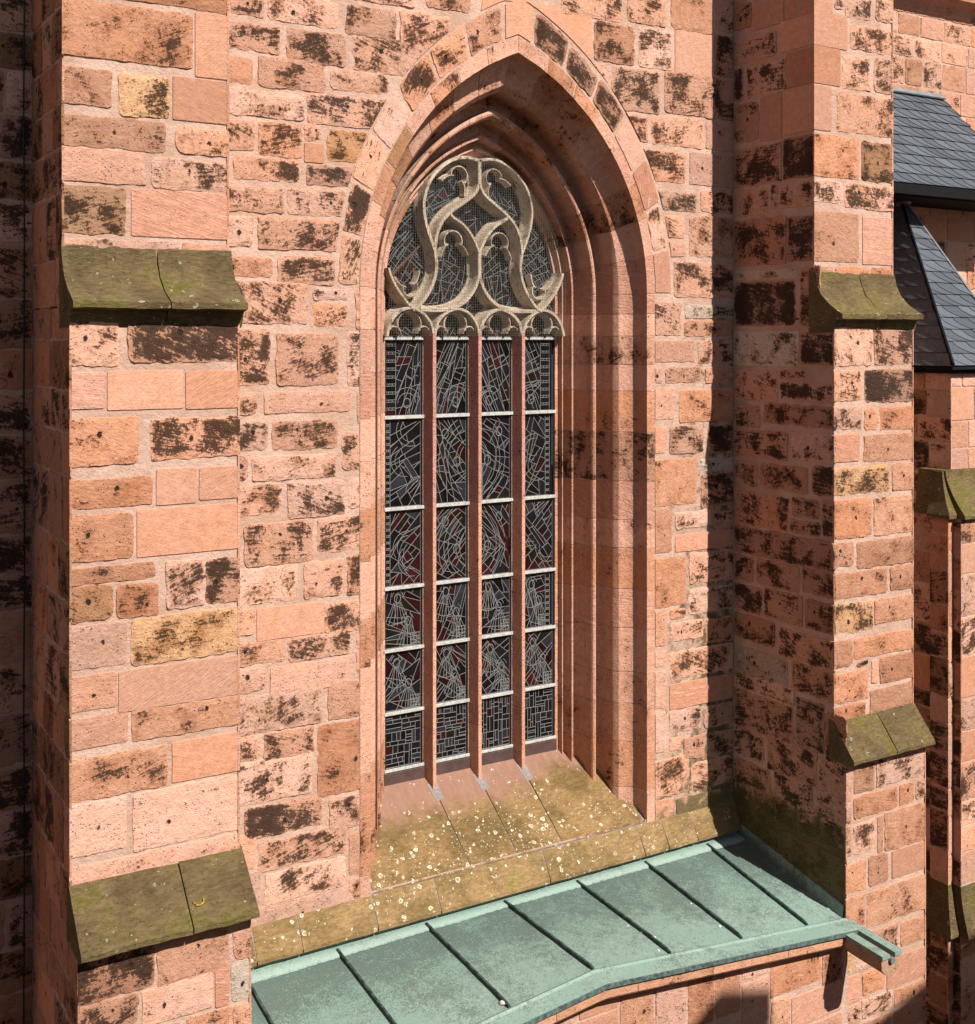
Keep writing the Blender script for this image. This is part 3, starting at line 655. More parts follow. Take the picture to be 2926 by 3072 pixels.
HALF = [
 [(0, 2.06), (.07, 1.92), (.23, 1.80), (.42, 1.67), (.56, 1.53), (.645, 1.35), (.675, 1.14)],
 [(0, 2.36), (.18, 2.39), (.36, 2.36), (.57, 2.24), (.74, 2.05), (.83, 1.80), (.825, 1.58), (.77, 1.38), (.71, 1.23), (.675, 1.14)],
 [(.675, 1.16), (.65, .95), (.68, .78), (.77, .59), (.91, .42), (1.0, .37)],
 [(1.35, .90), (1.33, .82), (1.245, .66), (1.12, .5), (1.0, .38)],
 [(.44, 1.63), (.40, 1.585), (.24, 1.49), (.1, 1.33), (0, 1.13)],
 [(0, .86), (.06, .68), (.18, .52), (.34, .42), (.58, .365), (.9, .37)],
 [(0, .03), (.05, .20), (.17, .335), (.335, .385), (.50, .335), (.63, .21), (.68, .03)],
 [(.69, .03), (.74, .20), (.87, .335), (1.03, .39), (1.2, .335), (1.32, .20), (1.37, .03)]]
for s in (1, -1):
    for i, P in enumerate(HALF): bar(S_(P, s), *((.021, .068) if i in (0, 2, 5) else (.019, .060)))
    # foils: a round cusped eye inside each flowing figure
    for (cx_, cz_, rr, op) in ((.27, 2.15, .125, -62), (.36, 1.285, .135, -95), (1.0, .65, .11, 75),):
        a0 = R(op+62); a1 = R(op+298)
        bar([(s*(cx_+rr*math.cos(a0+(a1-a0)*k/10)), cz_+rr*math.sin(a0+(a1-a0)*k/10)) for k in range(11)], .008, .030, YF+.075, YB-.02, 3)
        for aa in (a0, a1):
            px_, pz_ = cx_+rr*math.cos(aa), cz_+rr*math.sin(aa); dx_, dz_ = math.cos(aa), math.sin(aa)
            bar([(s*(px_-dx_*.045), pz_-dz_*.045), (s*(px_+dx_*.01), pz_+dz_*.01), (s*(px_+dx_*.06+math.cos(R(op))*.03), pz_+dz_*.06+math.sin(R(op))*.03), (s*(px_+dx_*.10+math.cos(R(op))*.09), pz_+dz_*.10+math.sin(R(op))*.09)], .007, .026, YF+.075, YB-.03, 3, 1.4)
    for c in (.343, 1.03):      # trefoil heads of the lights
        for sg in (1, -1):
            bar([(s*(c+sg*.30), .10), (s*(c+sg*.235), .155), (s*(c+sg*.15), .13), (s*(c+sg*.115), .06)], .011, .04, YF+.045, YB-.01, 4, .3)
        pp = [(s*(c+.17*math.cos(a)), .185+.165*math.sin(a)) for a in [PI*(-.17+1.34*k/8) for k in range(9)]]
        bar(pp, .010, .035, YF+.05, YB-.01, 3)
bar([(0, 2.37), (0, 2.05)], .026, .085); bar([(0, 1.15), (0, .84)], .026, .09)
TB_.build('tracery', M['tracery'], win, smooth=38, fix=True)
# glass and cames
def split(poly, a, b):
    """cut a convex polygon by the line through a, b -> left, right, cut segment"""
    d = (b[0]-a[0], b[1]-a[1]); Lp, Rp, cut = [], [], []
    sd = [d[0]*(p[1]-a[1])-d[1]*(p[0]-a[0]) for p in poly]
    for i in range(len(poly)):
        p, q, sp, sq = poly[i], poly[(i+1) % len(poly)], sd[i], sd[(i+1) % len(poly)]
        if sp >= 0: Lp.append(p)
        if sp < 0: Rp.append(p)
        if (sp >= 0) != (sq >= 0):
            t = sp/(sp-sq); x = (p[0]+(q[0]-p[0])*t, p[1]+(q[1]-p[1])*t); Lp.append(x); Rp.append(x); cut.append(x)
    return Lp, Rp, cut
def area(P): return abs(sum(P[i][0]*P[(i+1) % len(P)][1]-P[(i+1) % len(P)][0]*P[i][1] for i in range(len(P))))/2
def shatter(poly, amin, rng, ang, spread, leads, out, dep=0):
    A = area(poly)
    if A < amin*rng.uniform(.55, 1.9) or dep > 9: out.append(poly); return
    cx_ = sum(p[0] for p in poly)/len(poly); cz_ = sum(p[1] for p in poly)/len(poly)
    w_ = max(p[0] for p in poly)-min(p[0] for p in poly); h_ = max(p[1] for p in poly)-min(p[1] for p in poly)
    base = ang if rng.random() < .55 else ang+PI/2
    if w_ > 2.2*h_: base = PI/2
    elif h_ > 3.0*w_: base = 0
    a = base+rng.gauss(0, spread)
    cx_ += rng.uniform(-.22, .22)*w_; cz_ += rng.uniform(-.22, .22)*h_
    L_, R_, cut = split(poly, (cx_, cz_), (cx_+math.cos(a), cz_+math.sin(a)))
    if len(cut) != 2 or len(L_) < 3 or len(R_) < 3: out.append(poly); return
    leads.append(cut)
    shatter(L_, amin, rng, ang, spread, leads, out, dep+1); shatter(R_, amin, rng, ang, spread, leads, out, dep+1)
def glasscol(rng, red):
    r = rng.random()
    if r < red: k = rng.uniform(.3, 1); return (.040*k, .007*k, .008*k)
    if r < red+.10: return (.026, .026, .034)
    if r < red+.16: return (.014, .010, .006)
    k = rng.uniform(.4, 1.3); return (.010*k, .009*k, .011*k)
def glass_panes(mb, polys, y, rng, red):
    for p in polys:
        c = glasscol(rng, red); tx, tz = rng.gauss(0, .006), rng.gauss(0, .006)
        mx = sum(q[0] for q in p)/len(p); mz = sum(q[1] for q in p)/len(p)
        mb.poly([(x, y+(x-mx)*tx*3+(z-mz)*tz*3, z) for x, z in p], 0, Vector((0, -1, 0)), tint=c)
def came(mb, a, b, y, w, rng):
    d = Vector((b[0]-a[0], b[1]-a[1])); l = d.length
    if l < .01: return
    d /= l; n = Vector((-d.y, d.x))*w/2; yy = y-.004-rng.uniform(0, .003)
    q = [(a[0]+n.x, a[1]+n.y), (b[0]+n.x, b[1]+n.y), (b[0]-n.x, b[1]-n.y), (a[0]-n.x, a[1]-n.y)]
    F = [mb.vert((x, yy, z)) for x, z in q]; Bk = [mb.vert((x, y+.003, z)) for x, z in q]
    mb.face(F, 0, Vector((0, -1, 0)))
    for i in range(4): mb.face([F[i], F[(i+1) % 4], Bk[(i+1) % 4], Bk[i]], 0)
ROWS = [0.0, -1.02, -2.2, -3.22, -4.02, -4.83, -5.56]
LX = [(-1.315, -.775), (-.605, -.085), (.085, .605), (.775, 1.315)]
YG = 1.14; rng = random.Random(77)
for li, (xa, xb) in enumerate(LX):
    gm, lm = MB(), MB()
    X0, X1 = CX+xa, CX+xb
    for r in range(6):
        z1, z0 = ROWS[r]-.02, ROWS[r+1]+.02
        leads, polys = [], []
        x0, x1 = X0+.012, X1-.012
        red = [.10, .12, .33, .36, .25, .05][r] if not (r == 1 and li in (0, 3)) else .05
        body = [(x0, z0), (x1, z0), (x1, z1), (x0, z1)]
        if r == 5:                                         # bottom row: little rectangles
            shatter(body, .0085, rng, 0, .015, leads, polys)
        else:
            lad = (li == 0 and r == 0) or (li == 3 and r in (0, 1, 3)) or (li == 0 and r in (1, 2))
            if lad:                                        # ladder border of squares
                wl = .15 if r == 0 else .07
                if li == 0: bx0, bx1 = x0, x0+wl; cutx = bx1; body = [(cutx, z0), (x1, z0), (x1, z1), (cutx, z1)]
                else: bx0, bx1 = x1-wl-.05, x1-.05; cutx = bx0; body = [(x0, z0), (bx0, z0), (bx0, z1), (x0, z1)]; polys.append([(bx1, z0), (x1, z0), (x1, z1), (bx1, z1)]); leads.append([(bx1, z0), (bx1, z1)])
                leads.append([(cutx, z0), (cutx, z1)])
                z = z0; kk = 0
                while z < z1-.01:
                    hh = min((.075 if kk % 2 == 0 else .028)*(1.0 if r == 0 else .8), z1-z); polys.append([(bx0, z), (bx1, z), (bx1, z+hh), (bx0, z+hh)]); leads.append([(bx0, z+hh), (bx1, z+hh)])
                    if kk % 2: 
                        for q in (1, 2): leads.append([(bx0+wl*q/3, z), (bx0+wl*q/3, z+hh)])
                    z += hh; kk += 1
            ang = [1.15, .5, .9, 1.35, .8][r]*(1 if li < 2 else -1)
            # coarse panes, then a drawn motif over them: fans, concentric bows, slanting strips, robed figures
            shatter(body, (.030, .022, .020, .022, .020)[r], rng, ang, .22, leads, polys)
            bx0, bx1 = body[0][0], body[1][0]
            def seg(P, w=.0062):
                for p, q in zip(P, P[1:]):
                    if all(bx0 < t[0] < bx1 and z0 < t[1] < z1 for t in (p, q)): came(lm, p, q, YG-.0012, w, rng)
            def ray(c, a, r0, r1): seg([(c[0]+math.cos(a)*(r0+(r1-r0)*k/14), c[1]+math.sin(a)*(r0+(r1-r0)*k/14)) for k in range(15)])
            def bow(c, rad, a0, a1, sq=1): seg([(c[0]+rad*math.cos(a0+(a1-a0)*k/22), c[1]+sq*rad*math.sin(a0+(a1-a0)*k/22)) for k in range(23)])
            def head(c, ra, rb):
                el = [(c[0]+ra*math.cos(2*PI*k/16), c[1]+rb*math.sin(2*PI*k/16)) for k in range(16)]
                gm.poly([(x, YG-.0035, z) for x, z in el], 0, Vector((0, -1, 0)), tint=(.012, .012, .014))
                for k in range(16): came(lm, el[k], el[(k+1) % 16], YG-.003, .0085, rng)
            wx = bx1-bx0
            if r == 0:                                     # slanting strips with rungs, a sun of rays below
                sl = ang; nx_, nz_ = -math.sin(sl), math.cos(sl)
                for k in range(-3, 4):
                    o_ = k*.105+rng.uniform(-.02, .02); c = ((bx0+bx1)/2+nx_*o_, (z0+z1)/2+.12+nz_*o_)
                    seg([(c[0]+math.cos(sl)*q*.05, c[1]+math.sin(sl)*q*.05) for q in range(-12, 13)])
                    for q in range(3):
                        t = rng.uniform(-.45, .45); p = (c[0]+math.cos(sl)*t, c[1]+math.sin(sl)*t); seg([p, (p[0]+nx_*.05, p[1]+nz_*.05), (p[0]+nx_*.10, p[1]+nz_*.10)])
                c = (rng.uniform(bx0+.15, bx1-.15), z0+.16); head(c, .05, .062)
                for k in range(9): ray(c, 2*PI*k/9+.2, .07, .19)
                bow(c, .13, 0, PI); bow(c, .20, .2, PI-.2)
            elif r in (1, 2):                              # bows round the middle of the window, rays crossing them
                cc = (CX, -1.62 if r == 1 else -2.78)
                if li in (1, 2):
                    for rad in (.20, .255, .38, .44, .52): bow(cc, rad, 0, 2*PI, 1.15)
                    for k in range(16):
                        a = 2*PI*k/16+.1; ray(cc, a, .255, .38); ray(cc, a+.13, .44, .52)
                    head((cc[0]+(-.24 if li == 1 else .24), cc[1]-.02), .05, .065); head((cc[0]+(-.42 if li == 1 else .42), cc[1]+.36), .048, .062)
                else:
                    for k in range(3):
                        c = (rng.uniform(bx0, bx1), rng.uniform(z0+.1, z1-.1)); st_ = rng.uniform(0, PI)
                        for rad in (.09, .15, .21): bow(c, rad, st_, st_+rng.uniform(1.6, 2.8))
                        for q in range(5): ray(c, st_+q*.5, .09, .21)
            else:                                          # robed figures: a head and folds fanning out below it
                for q in range(2):
                    c = (bx0+wx*(.36 if q == 0 else .68)+rng.uniform(-.03, .03), z1-(.14 if q == 0 else .42)+rng.uniform(-.03, .03)); head(c, .045, .058)
                    for k in range(7): ray((c[0], c[1]+.05), -PI/2+(k-3)*.15+rng.uniform(-.03, .03), .11, .42+rng.uniform(-.08, .05))
                    for k in range(5): ray(c, rng.uniform(0, PI), .062, .17)
                    bow(c, .085, .3, PI-.3, 1.2); bow((c[0], c[1]-.1), .22, -2.2, -.9)
                for k in range(4): z = z0+.03+k*.045; seg([(bx1-wx*.30, z), (bx1-.01, z)]); seg([(bx1-wx*(.05+.08*k), z0+.01), (bx1-wx*(.05+.08*k), z0+.17)])
        glass_panes(gm, polys, YG, rng, red)
        for a, b in leads: came(lm, a, b, YG, .0060, rng)
        for a, b in zip([(x0, z0), (x1, z0), (x1, z1), (x0, z1)], [(x1, z0), (x1, z1), (x0, z1), (x0, z0)]): came(lm, a, b, YG, .012, rng)
    g_ = gm.build('glass_light', M['glass'], win)
    lm.build('lead_cames', M['came'], g_)
    fb = MB()
    for xx in (X0-.004, X1-.008): fb.box((xx, YG-.03, ROWS[-1]-.03), (xx+.013, YG+.01, .02))
    fb.build('frame', M['frame'], g_)
    for r, z in enumerate(ROWS):
        hb = .020 if r in (0, 6) else .022
        b_ = MB(); b_.box((X0-.02, YG-.052, z-hb), (X1+.02, YG-.034, z+hb)); b_.box((X0-.02, YG-.034, z-hb*.5), (X1+.02, YG-.012, z+hb*.5))
        b_.build('saddle_bar', M['bar'], g_, bevel=.003)
    p_ = MB(); p_.box((X0-.03, YG-.055, -5.80), (X1+.03, YG+.02, -5.59)); p_.build('base_plate', M['plate'], win, bevel=.004)
# tracery glass behind the stonework
gm, lm = MB(), MB(); rng = random.Random(78)
polys, leads = [], []
W_ = 1.40
for (x0, x1, z0, z1, am, an, sp) in ((-1.4, -.7, .0, 1.4, .009, .9, .12), (-.7, 0, .0, 1.2, .013, 1.2, .3), (0, .7, .0, 1.2, .013, -1.2, .3), (.7, 1.4, .0, 1.4, .010, -1.0, .2),
       (-1.1, -.1, 1.4, 2.6, .013, .7, .3), (-.7, 0, 1.2, 1.4, .013, .3, .3), (0, .7, 1.2, 1.4, .013, .3, .3), (-.1, .2, 1.4, 2.6, .014, .2, .3), (.2, 1.1, 1.4, 2.6, .016, -.7, .3)):
    shatter([(CX+x0, z0), (CX+x1, z0), (CX+x1, z1), (CX+x0, z1)], am, rng, an, sp, leads, polys)
polys = [p for p in polys if inside_arch(sum(q[0] for q in p)/len(p)-CX, sum(q[1] for q in p)/len(p), 1.5)]
glass_panes(gm, polys, YG+.02, rng, .04)
for a, b in leads:
    if inside_arch((a[0]+b[0])/2-CX, (a[1]+b[1])/2, 1.42): came(lm, a, b, YG+.02, .0056, rng)
g_ = gm.build('tracery_glass', M['glass'], win); lm.build('lead_cames', M['came'], g_)
# bird-proof wire mesh in front of the tracery
mb = MB(); YW = .895; stp = .0345; r_ = .0013
def wire(p, q): mb.tube([p, q], r_, 3)
k = 0; x = -1.37
while x < 1.38:
    if abs(x) < .02 and False: pass
    e = eo(1.37); R_ = 1.37+e; ztop = Z0+math.sqrt(max(0, R_*R_-(abs(x)+e)**2))
    if ztop > .04: wire((CX+x, YW, .035), (CX+x, YW, ztop))
    x += stp
z = .035
while z < 2.5:
    if z < Z0: xm = 1.37
    else:
        e = eo(1.37); R_ = 1.37+e; xm = math.sqrt(max(0, R_*R_-(z-Z0)**2))-e
    if xm > .02: wire((CX-xm, YW-.003, z), (CX+xm, YW-.003, z))
    z += stp
mb.build('wire_mesh', M['wire'], win)
# near-black box added behind the glass to block light
mb = MB(); mb.box((CX-1.8, 1.32, -7), (CX+1.8, 1.5, 3.2)); mb.build('backing', M['dark'], win)
# sloping sill, four slabs
SX = [-2.03, -.69, 0.0, .69, 2.03]; rng = random.Random(9)
for i in range(4):
    mb = MB(); x0, x1 = CX+SX[i]+.007, CX+SX[i+1]-.007
    nx, ny = 10, 8; grid = []
    for a in range(nx+1):
        row = []
        for b in range(ny+1):
            t = b/ny; x = x0+(x1-x0)*a/nx; y = 1.09-1.095*t; z = -5.735-.795*t
            lich = max(0, min(1, (t-.30)/.5))*(1.15 if i == 2 else .75 if i == 0 else .62 if i == 1 else .35)
            row.append(mb.vert((x, y+.003*mnoise.noise(Vector((x*5, t*6, i))), z+.004*mnoise.noise(Vector((x*4, t*5, i+3)))), lich=lich, pink=1.05-1.25*t-(.2 if i in (3,) else 0)))
        grid.append(row)
    for a in range(nx):
        for b in range(ny): mb.face([grid[a][b], grid[a][b+1], grid[a+1][b+1], grid[a+1][b]], 0, Vector((0, -1, 1)))
    mb.build('sill', M['sill'], win, smooth=30)
mb = MB(); mb.poly([(CX-2.1, 1.1, -5.750), (CX+2.1, 1.1, -5.750), (CX+2.1, .0, -6.539), (CX-2.1, .0, -6.539)], 0, Vector((0, -1, 1)))
for dx in (-.69, 0, .69):          # mortar pads at the mullion feet
    mb.poly([(CX+dx-.075, 1.0, -5.797), (CX+dx+.075, 1.0, -5.797), (CX+dx+.06, .80, -5.942), (CX+dx-.045, .78, -5.956)], 0, Vector((0, -1, 1)))
mb.build('sill_joint', M['grout'], win)
# rusty rod leaning behind the mesh
mb = MB(); mb.tube([(7.15, .99, .785), (7.53, .93, 1.19)], .014, 6); tag(mb.build('iron_rod', M['rust'], smooth=60), 'short rusty iron rod slanting across the lower left of the tracery', 'rod')

# ------------------------------------------------------------------ buttresses
def cap_stone(parent, x0, x1, prof, seed):
    """one weathering slab: profile (Y, z) swept along X with a worn top"""
    mb = MB(); n = max(4, int((x1-x0)/.06)); rows = []
    P = []
    for i in range(len(prof)-1):
        (y0, z0), (y1, z1) = prof[i], prof[i+1]; k = max(1, int(math.dist(prof[i], prof[i+1])/.06))
        P += [(y0+(y1-y0)*j/k, z0+(z1-z0)*j/k) for j in range(k)]
    P.append(prof[-1])
    for a in range(n+1):
        x = x0+(x1-x0)*a/n
        rows.append([mb.vert((x, y+.008*mnoise.noise(Vector((x*6, y*6, z*6+seed))), z+.010*mnoise.noise(Vector((x*5, y*5+4, z*5+seed)))), lich=.5) for y, z in P])
    m = len(P)
    for A_, B_ in zip(rows, rows[1:]):
        for j in range(m): mb.face([A_[j], B_[j], B_[(j+1) % m], A_[(j+1) % m]], 0)
    mb.face(rows[0], 0); mb.face(rows[-1][::-1], 0)
    return mb.build('cap_stone', M['cap'], parent, fix=True, smooth=35)
def buttress(label, x0, x1, ys, tabs, side, zlev, seed, sidetab=None):
    t = thing('buttress', label, 'buttress', ((x0+x1)/2, -1.2, -14), 'stepped buttresses of the church wall')
    mb = MB(); rng = random.Random(seed)
    tiers = [(ys[0], zlev[0], 7.0), (ys[1], zlev[1], zlev[0]+.02), (ys[2], -14, zlev[1]+.02)]
    A = dict(moss=0.0)
    for (Y, zb, zt) in tiers:
        # mortar core, in slices so that moss may fade
        zs = [zb]; 
        while zs[-1] < zt-.5: zs.append(zs[-1]+.5)
        zs.append(zt)
        for za, zc in zip(zs, zs[1:]):
            for (p, q, nn) in (((x0+.008, Y+.008), (x1-.008, Y+.008), Vector((0, -1, 0))), ((x0+.008, .1), (x0+.008, Y+.008), Vector((-1, 0, 0))), ((x1-.008, .1), (x1-.008, Y+.008), Vector((1, 0, 0)))):
                mb.face([mb.vert((p[0], p[1], za), moss=moss_low((12, 0, za)) if nn.x < 0 and side else 0.0), mb.vert((q[0], q[1], za), moss=moss_low((12, 0, za)) if nn.x < 0 and side else 0.0),
                         mb.vert((q[0], q[1], zc), moss=moss_low((12, 0, zc)) if nn.x < 0 and side else 0.0), mb.vert((p[0], p[1], zc), moss=moss_low((12, 0, zc)) if nn.x < 0 and side else 0.0)], 1, nn)
    for (Y, zb, zt), tab in zip(tiers, tabs):
        f, n_ = yplane(Y); S = parse(tab); lay(mb, S, f, n_, (x0, x1), rng)
        top = max(s[3] for s in S); bot = min(s[2] for s in S)
        if zt-top > .3 and zt > 5: lay(mb, courses(x0, x1, top+.03, zt, rng, 'omnpo'), f, n_, (x0, x1), rng)
        if bot-zb > .5: lay(mb, courses(x0, x1, max(zb, -11), bot-.03, rng, 'omnpo'), f, n_, (x0, x1), rng)
    # the sides
    for sgn, X in ((-1, x0), (1, x1)):
        f, n_ = xplane(X, sgn)
        if sgn < 0 and sidetab:
            S = parse(sidetab)
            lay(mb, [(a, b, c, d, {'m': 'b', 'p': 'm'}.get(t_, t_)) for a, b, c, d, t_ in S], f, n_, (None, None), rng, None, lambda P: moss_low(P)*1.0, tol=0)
            lay(mb, courses(ys[0], 0, 5.15, 7, rng, 'mbo'), f, n_, (ys[0], 0), rng)
        else:
            for (Y, zb, zt) in tiers:
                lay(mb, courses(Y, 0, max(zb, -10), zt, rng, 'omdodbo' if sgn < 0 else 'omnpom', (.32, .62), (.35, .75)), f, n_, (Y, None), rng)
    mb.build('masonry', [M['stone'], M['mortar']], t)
    return t
bl = buttress('near left sandstone buttress with two broad mossy ledges, sunlit front', XL0, XL1, (-1.33, -1.63, -1.94), (LB_UP, LB_MID, LB_LOW), False, (.28, -5.35), 31)
UP = [(-1.25, .875), (-1.335, .865), (-1.37, .72), (-1.45, .575), (-1.60, .44), (-1.80, .335), (-1.80, .275), (-1.69, .255), (-1.655, .17), (-1.62, .10), (-1.25, .10)]
jx = 3.45
cap_stone(bl, XL0-.012, jx-.006, UP, 3); cap_stone(bl, jx+.006, XL1+.03, UP, 8)
LO = [(-1.55, -4.90), (-1.635, -4.93), (-2.10, -5.37), (-2.10, -5.415), (-1.95, -5.45), (-1.55, -5.45)]
cap_stone(bl, XL0-.012, 3.56, LO, 13); cap_stone(bl, 3.572, XL1+.03, LO, 18)
br = buttress('far right sandstone buttress beside the copper roof, its left side in deep shade', XR0, XR1, (-1.54, -1.88, -2.08), (RB_UP, RB_MID, RB_LOW), True, (.25, -5.35), 47, RB_SIDE)
sh = lambda P, d0, d1, y0, y1: [(y+d0 if y > (y0+y1)/2 else y+d1, z) for y, z in P]
UPR = [(-1.45, .885), (-1.545, .875), (-1.58, .73), (-1.66, .58), (-1.82, .43), (-2.03, .315), (-2.03, .255), (-1.93, .235), (-1.90, .15), (-1.87, .08), (-1.45, .08)]
cap_stone(br, XR0-.012, 12.9, UPR, 23); cap_stone(br, 12.912, XR1+.03, UPR, 28)
LOR = [(-1.8, -4.91), (-1.885, -4.94), (-2.22, -5.35), (-2.22, -5.395), (-2.09, -5.43), (-1.8, -5.43)]
cap_stone(br, XR0-.012, 12.86, LOR, 33); cap_stone(br, 12.874, XR1+.03, LOR, 38)

# ------------------------------------------------------------------ wall beyond the left buttress, with its cable
t = thing('church_wall', 'dark shaded strip of blackened sandstone wall at the left edge of the photo', 'wall', (1.5, 0, -14))
mb = MB(); rng = random.Random(61)
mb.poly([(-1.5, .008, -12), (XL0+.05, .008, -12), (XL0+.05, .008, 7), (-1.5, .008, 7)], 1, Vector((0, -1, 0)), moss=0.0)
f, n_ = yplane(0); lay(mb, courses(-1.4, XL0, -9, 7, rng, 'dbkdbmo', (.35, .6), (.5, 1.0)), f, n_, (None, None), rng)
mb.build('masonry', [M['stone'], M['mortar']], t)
cb = thing('lightning_conductor', 'thin black conductor cable running down the shaded wall left of the left buttress', 'cable', (2.492, -.04, -12))
mb = MB(); pts = [(2.492+.003*math.sin(z*2.1), -.04+.003*math.sin(z*3.3), z) for z in [-12+.25*k for k in range(77)]]
mb.tube(pts, .0075, 6); mb.build('cable', M['cable'], cb, smooth=60)
for z in (2.93, 1.62, .37, -.9, -2.2, -3.5, -4.8, -6.1):
    mb = MB(); mb.box((2.478, -.052, z-.014), (2.506, .004, z+.014)); mb.build('clip', M['cable'], cb, bevel=.003)

# ------------------------------------------------------------------ porch with the copper roof
po = thing('porch', 'low sandstone porch with green copper standing seam roof below the window', 'porch', (8.12, -1.2, -14))
XC = 8.12
def ze(x): return -7.0-.103*abs(x-8.1)
def roofpt(x, t):
    """t 0 at the wall .. 1 at the eave"""
    y = -.12-1.93*t; z = -6.985*(1-t)+ze(x)*t
    return Vector((x, y, z+.006*mnoise.noise(Vector((x*2.3, t*3, 1)))))
SE = [3.66, 4.765, 5.868, 7.018, 8.118, 9.224, 10.332, 11.427, 12.05]
def seamx(i, t): return SE[i]
XA, XB = XL1-.02, XR0-.012
for i in range(len(SE)-1):
    x0, x1 = max(SE[i], XA), min(SE[i+1], XB)
    if x1 <= XA: continue
    mb = MB(); nx, ny = 14, 22; grid = []
    for a in range(nx+1):
        row = []
        for b in range(ny+1):
            t = b/ny; x = x0+(x1-x0)*a/nx
            p = roofpt(x, t); bul = .010*math.sin(PI*a/nx)*math.sin(PI*t)
            q = p+Vector((0, 0, bul+.004*mnoise.noise(Vector((x*5, t*7, i)))))
            row.append(mb.vert(q, suv=(x, t)))
        grid.append(row)
    for a in range(nx):
        for b in range(ny): mb.face([grid[a][b], grid[a][b+1], grid[a+1][b+1], grid[a+1][b]], 0, Vector((0, 0, 1)))
    # dressed upstand with a rippled turn-over along the wall
    prev = None
    nn = 44
    for a in range(nn+1):
        x = x0+(x1-x0)*a/nn; rip = .007*math.sin(a*1.35+i)+.004*mnoise.noise(Vector((x*9, 1, 2)))
        row = [mb.vert((x, -.30+rip, roofpt(x, .093).z+.006), suv=(x, .8)), mb.vert((x, -.275+rip*.6, roofpt(x, .08).z+.024+rip*.5), suv=(x, 1.6)), mb.vert((x, -.12, roofpt(x, 0).z+.030), suv=(x, .9)), mb.vert((x, -.115, -6.86), suv=(x, .5))]
        if prev:
            for j in range(3): mb.face([prev[j], prev[j+1], row[j+1], row[j]], 0, Vector((0, -.5, 1)))
        prev = row
    mb.build('roof_sheet', M['copper'], po, smooth=40)
for i in range(1, len(SE)-1):
    if SE[i] < XA: continue
    mb = MB(); rows = []
    for k in range(31):
        t = .035+.955*k/30; x = SE[i]+.007*mnoise.noise(Vector((t*6, i*3.3, 0))); p = roofpt(SE[i], t); hgt = .045*min(1, (1-t)*30+.3)
        rows.append([mb.vert((x+dx, p.y, p.z+dz), suv=(x, t)) for dx, dz in ((-.013, -.01), (-.012, hgt), (.012, hgt+.002), (.013, -.01))])
    for A_, B_ in zip(rows, rows[1:]):
        for j in range(3): mb.face([A_[j], B_[j], B_[j+1], A_[j+1]], 0)
    mb.face(rows[0], 0); mb.face(rows[-1], 0)
    mb.build('standing_seam', M['seam'], po, fix=True)
# upstand flashing against the buttress
mb = MB(); rows = []
for k in range(21):
    t = k/20; p = roofpt(XB, t)
    rows.append([mb.vert((XB-.17, p.y, p.z+.008), suv=(1, t)), mb.vert((XB-.022, p.y, p.z+.022), suv=(1, t)), mb.vert((XB-.004, p.y, p.z+.17), suv=(1, .9)), mb.vert((XB+.02, p.y, p.z+.175), suv=(1, .9))])
for A_, B_ in zip(rows, rows[1:]):
    for j in range(3): mb.face([A_[j], B_[j], B_[j+1], A_[j+1]], 0, Vector((-1, 0, .6)))
mb.build('side_flashing', M['copper'], po)
mb = MB(); p0 = roofpt(XB, .56)
mb.box((XB-.014, p0.y-.008, p0.z+.02), (XB-.002, p0.y+.008, p0.z+.185), suv=(1, .5)); mb.build('flashing_seam', M['edge'], po)
# eaves strip of copper and its dark edge
def eave(x, y, dz): return Vector((x, y, ze(x)+dz))
def xs_(): return [XA+(8.1-XA)*k/12 for k in range(12)]+[8.1+(XR0+.0-8.1)*k/12 for k in range(13)]
def sweep(name, prof, mat, xs, **kw):
    mb = MB(); rows = []
    for x in xs: rows.append([mb.vert((x, y+.003*mnoise.noise(Vector((x*4, j, 1))), ze(x)+dz+.003*mnoise.noise(Vector((x*5, j, 7)))), suv=(x, .95)) for j, (y, dz) in enumerate(prof)])
    m = len(prof)
    for A_, B_ in zip(rows, rows[1:]):
        for j in range(m): mb.face([A_[j], B_[j], B_[(j+1) % m], A_[(j+1) % m]], 0)
    mb.face(rows[0], 0); mb.face(rows[-1], 0)
    return mb.build(name, mat, po, fix=True)
sweep('eaves_strip', [(-2.03, .012), (-2.075, .030), (-2.10, .010), (-2.30, -.025), (-2.30, -.05), (-2.03, -.05)], M['copper'], xs_())
sweep('drip_edge', [(-2.302, -.024), (-2.312, -.026), (-2.312, -.075), (-2.302, -.075)], M['edge'], xs_())
# stone cornice in blocks below the copper
CJ = [XA, 5.2, 6.35, 7.45, 8.55, 9.65, 10.85, XR0-.01]
for i in range(len(CJ)-1):
    mb = MB(); n = 8; rows = []; k = random.Random(i).uniform(.9, 1.05); tint = (.52*k, .27*k, .17*k)
    for a in range(n+1):
        x = CJ[i]+.004+(CJ[i+1]-CJ[i]-.008)*a/n
        rows.append([mb.vert((x, y, ze(x)+dz), tint=tint, prm=(.2, .4, .2), edge=.8, rnd=(i*.137) % 1, suv=(x+9, dz), moss=0.0) for y, dz in ((-1.9, -.055), (-2.275, -.055), (-2.28, -.19), (-2.26, -.215), (-2.13, -.26), (-1.9, -.26))])
    for A_, B_ in zip(rows, rows[1:]):
        for j in range(6): mb.face([A_[j], B_[j], B_[(j+1) % 6], A_[(j+1) % 6]], 0)
    mb.face(rows[0], 0); mb.face(rows[-1], 0)
    mb.build('cornice', M['stone'], po, fix=True)
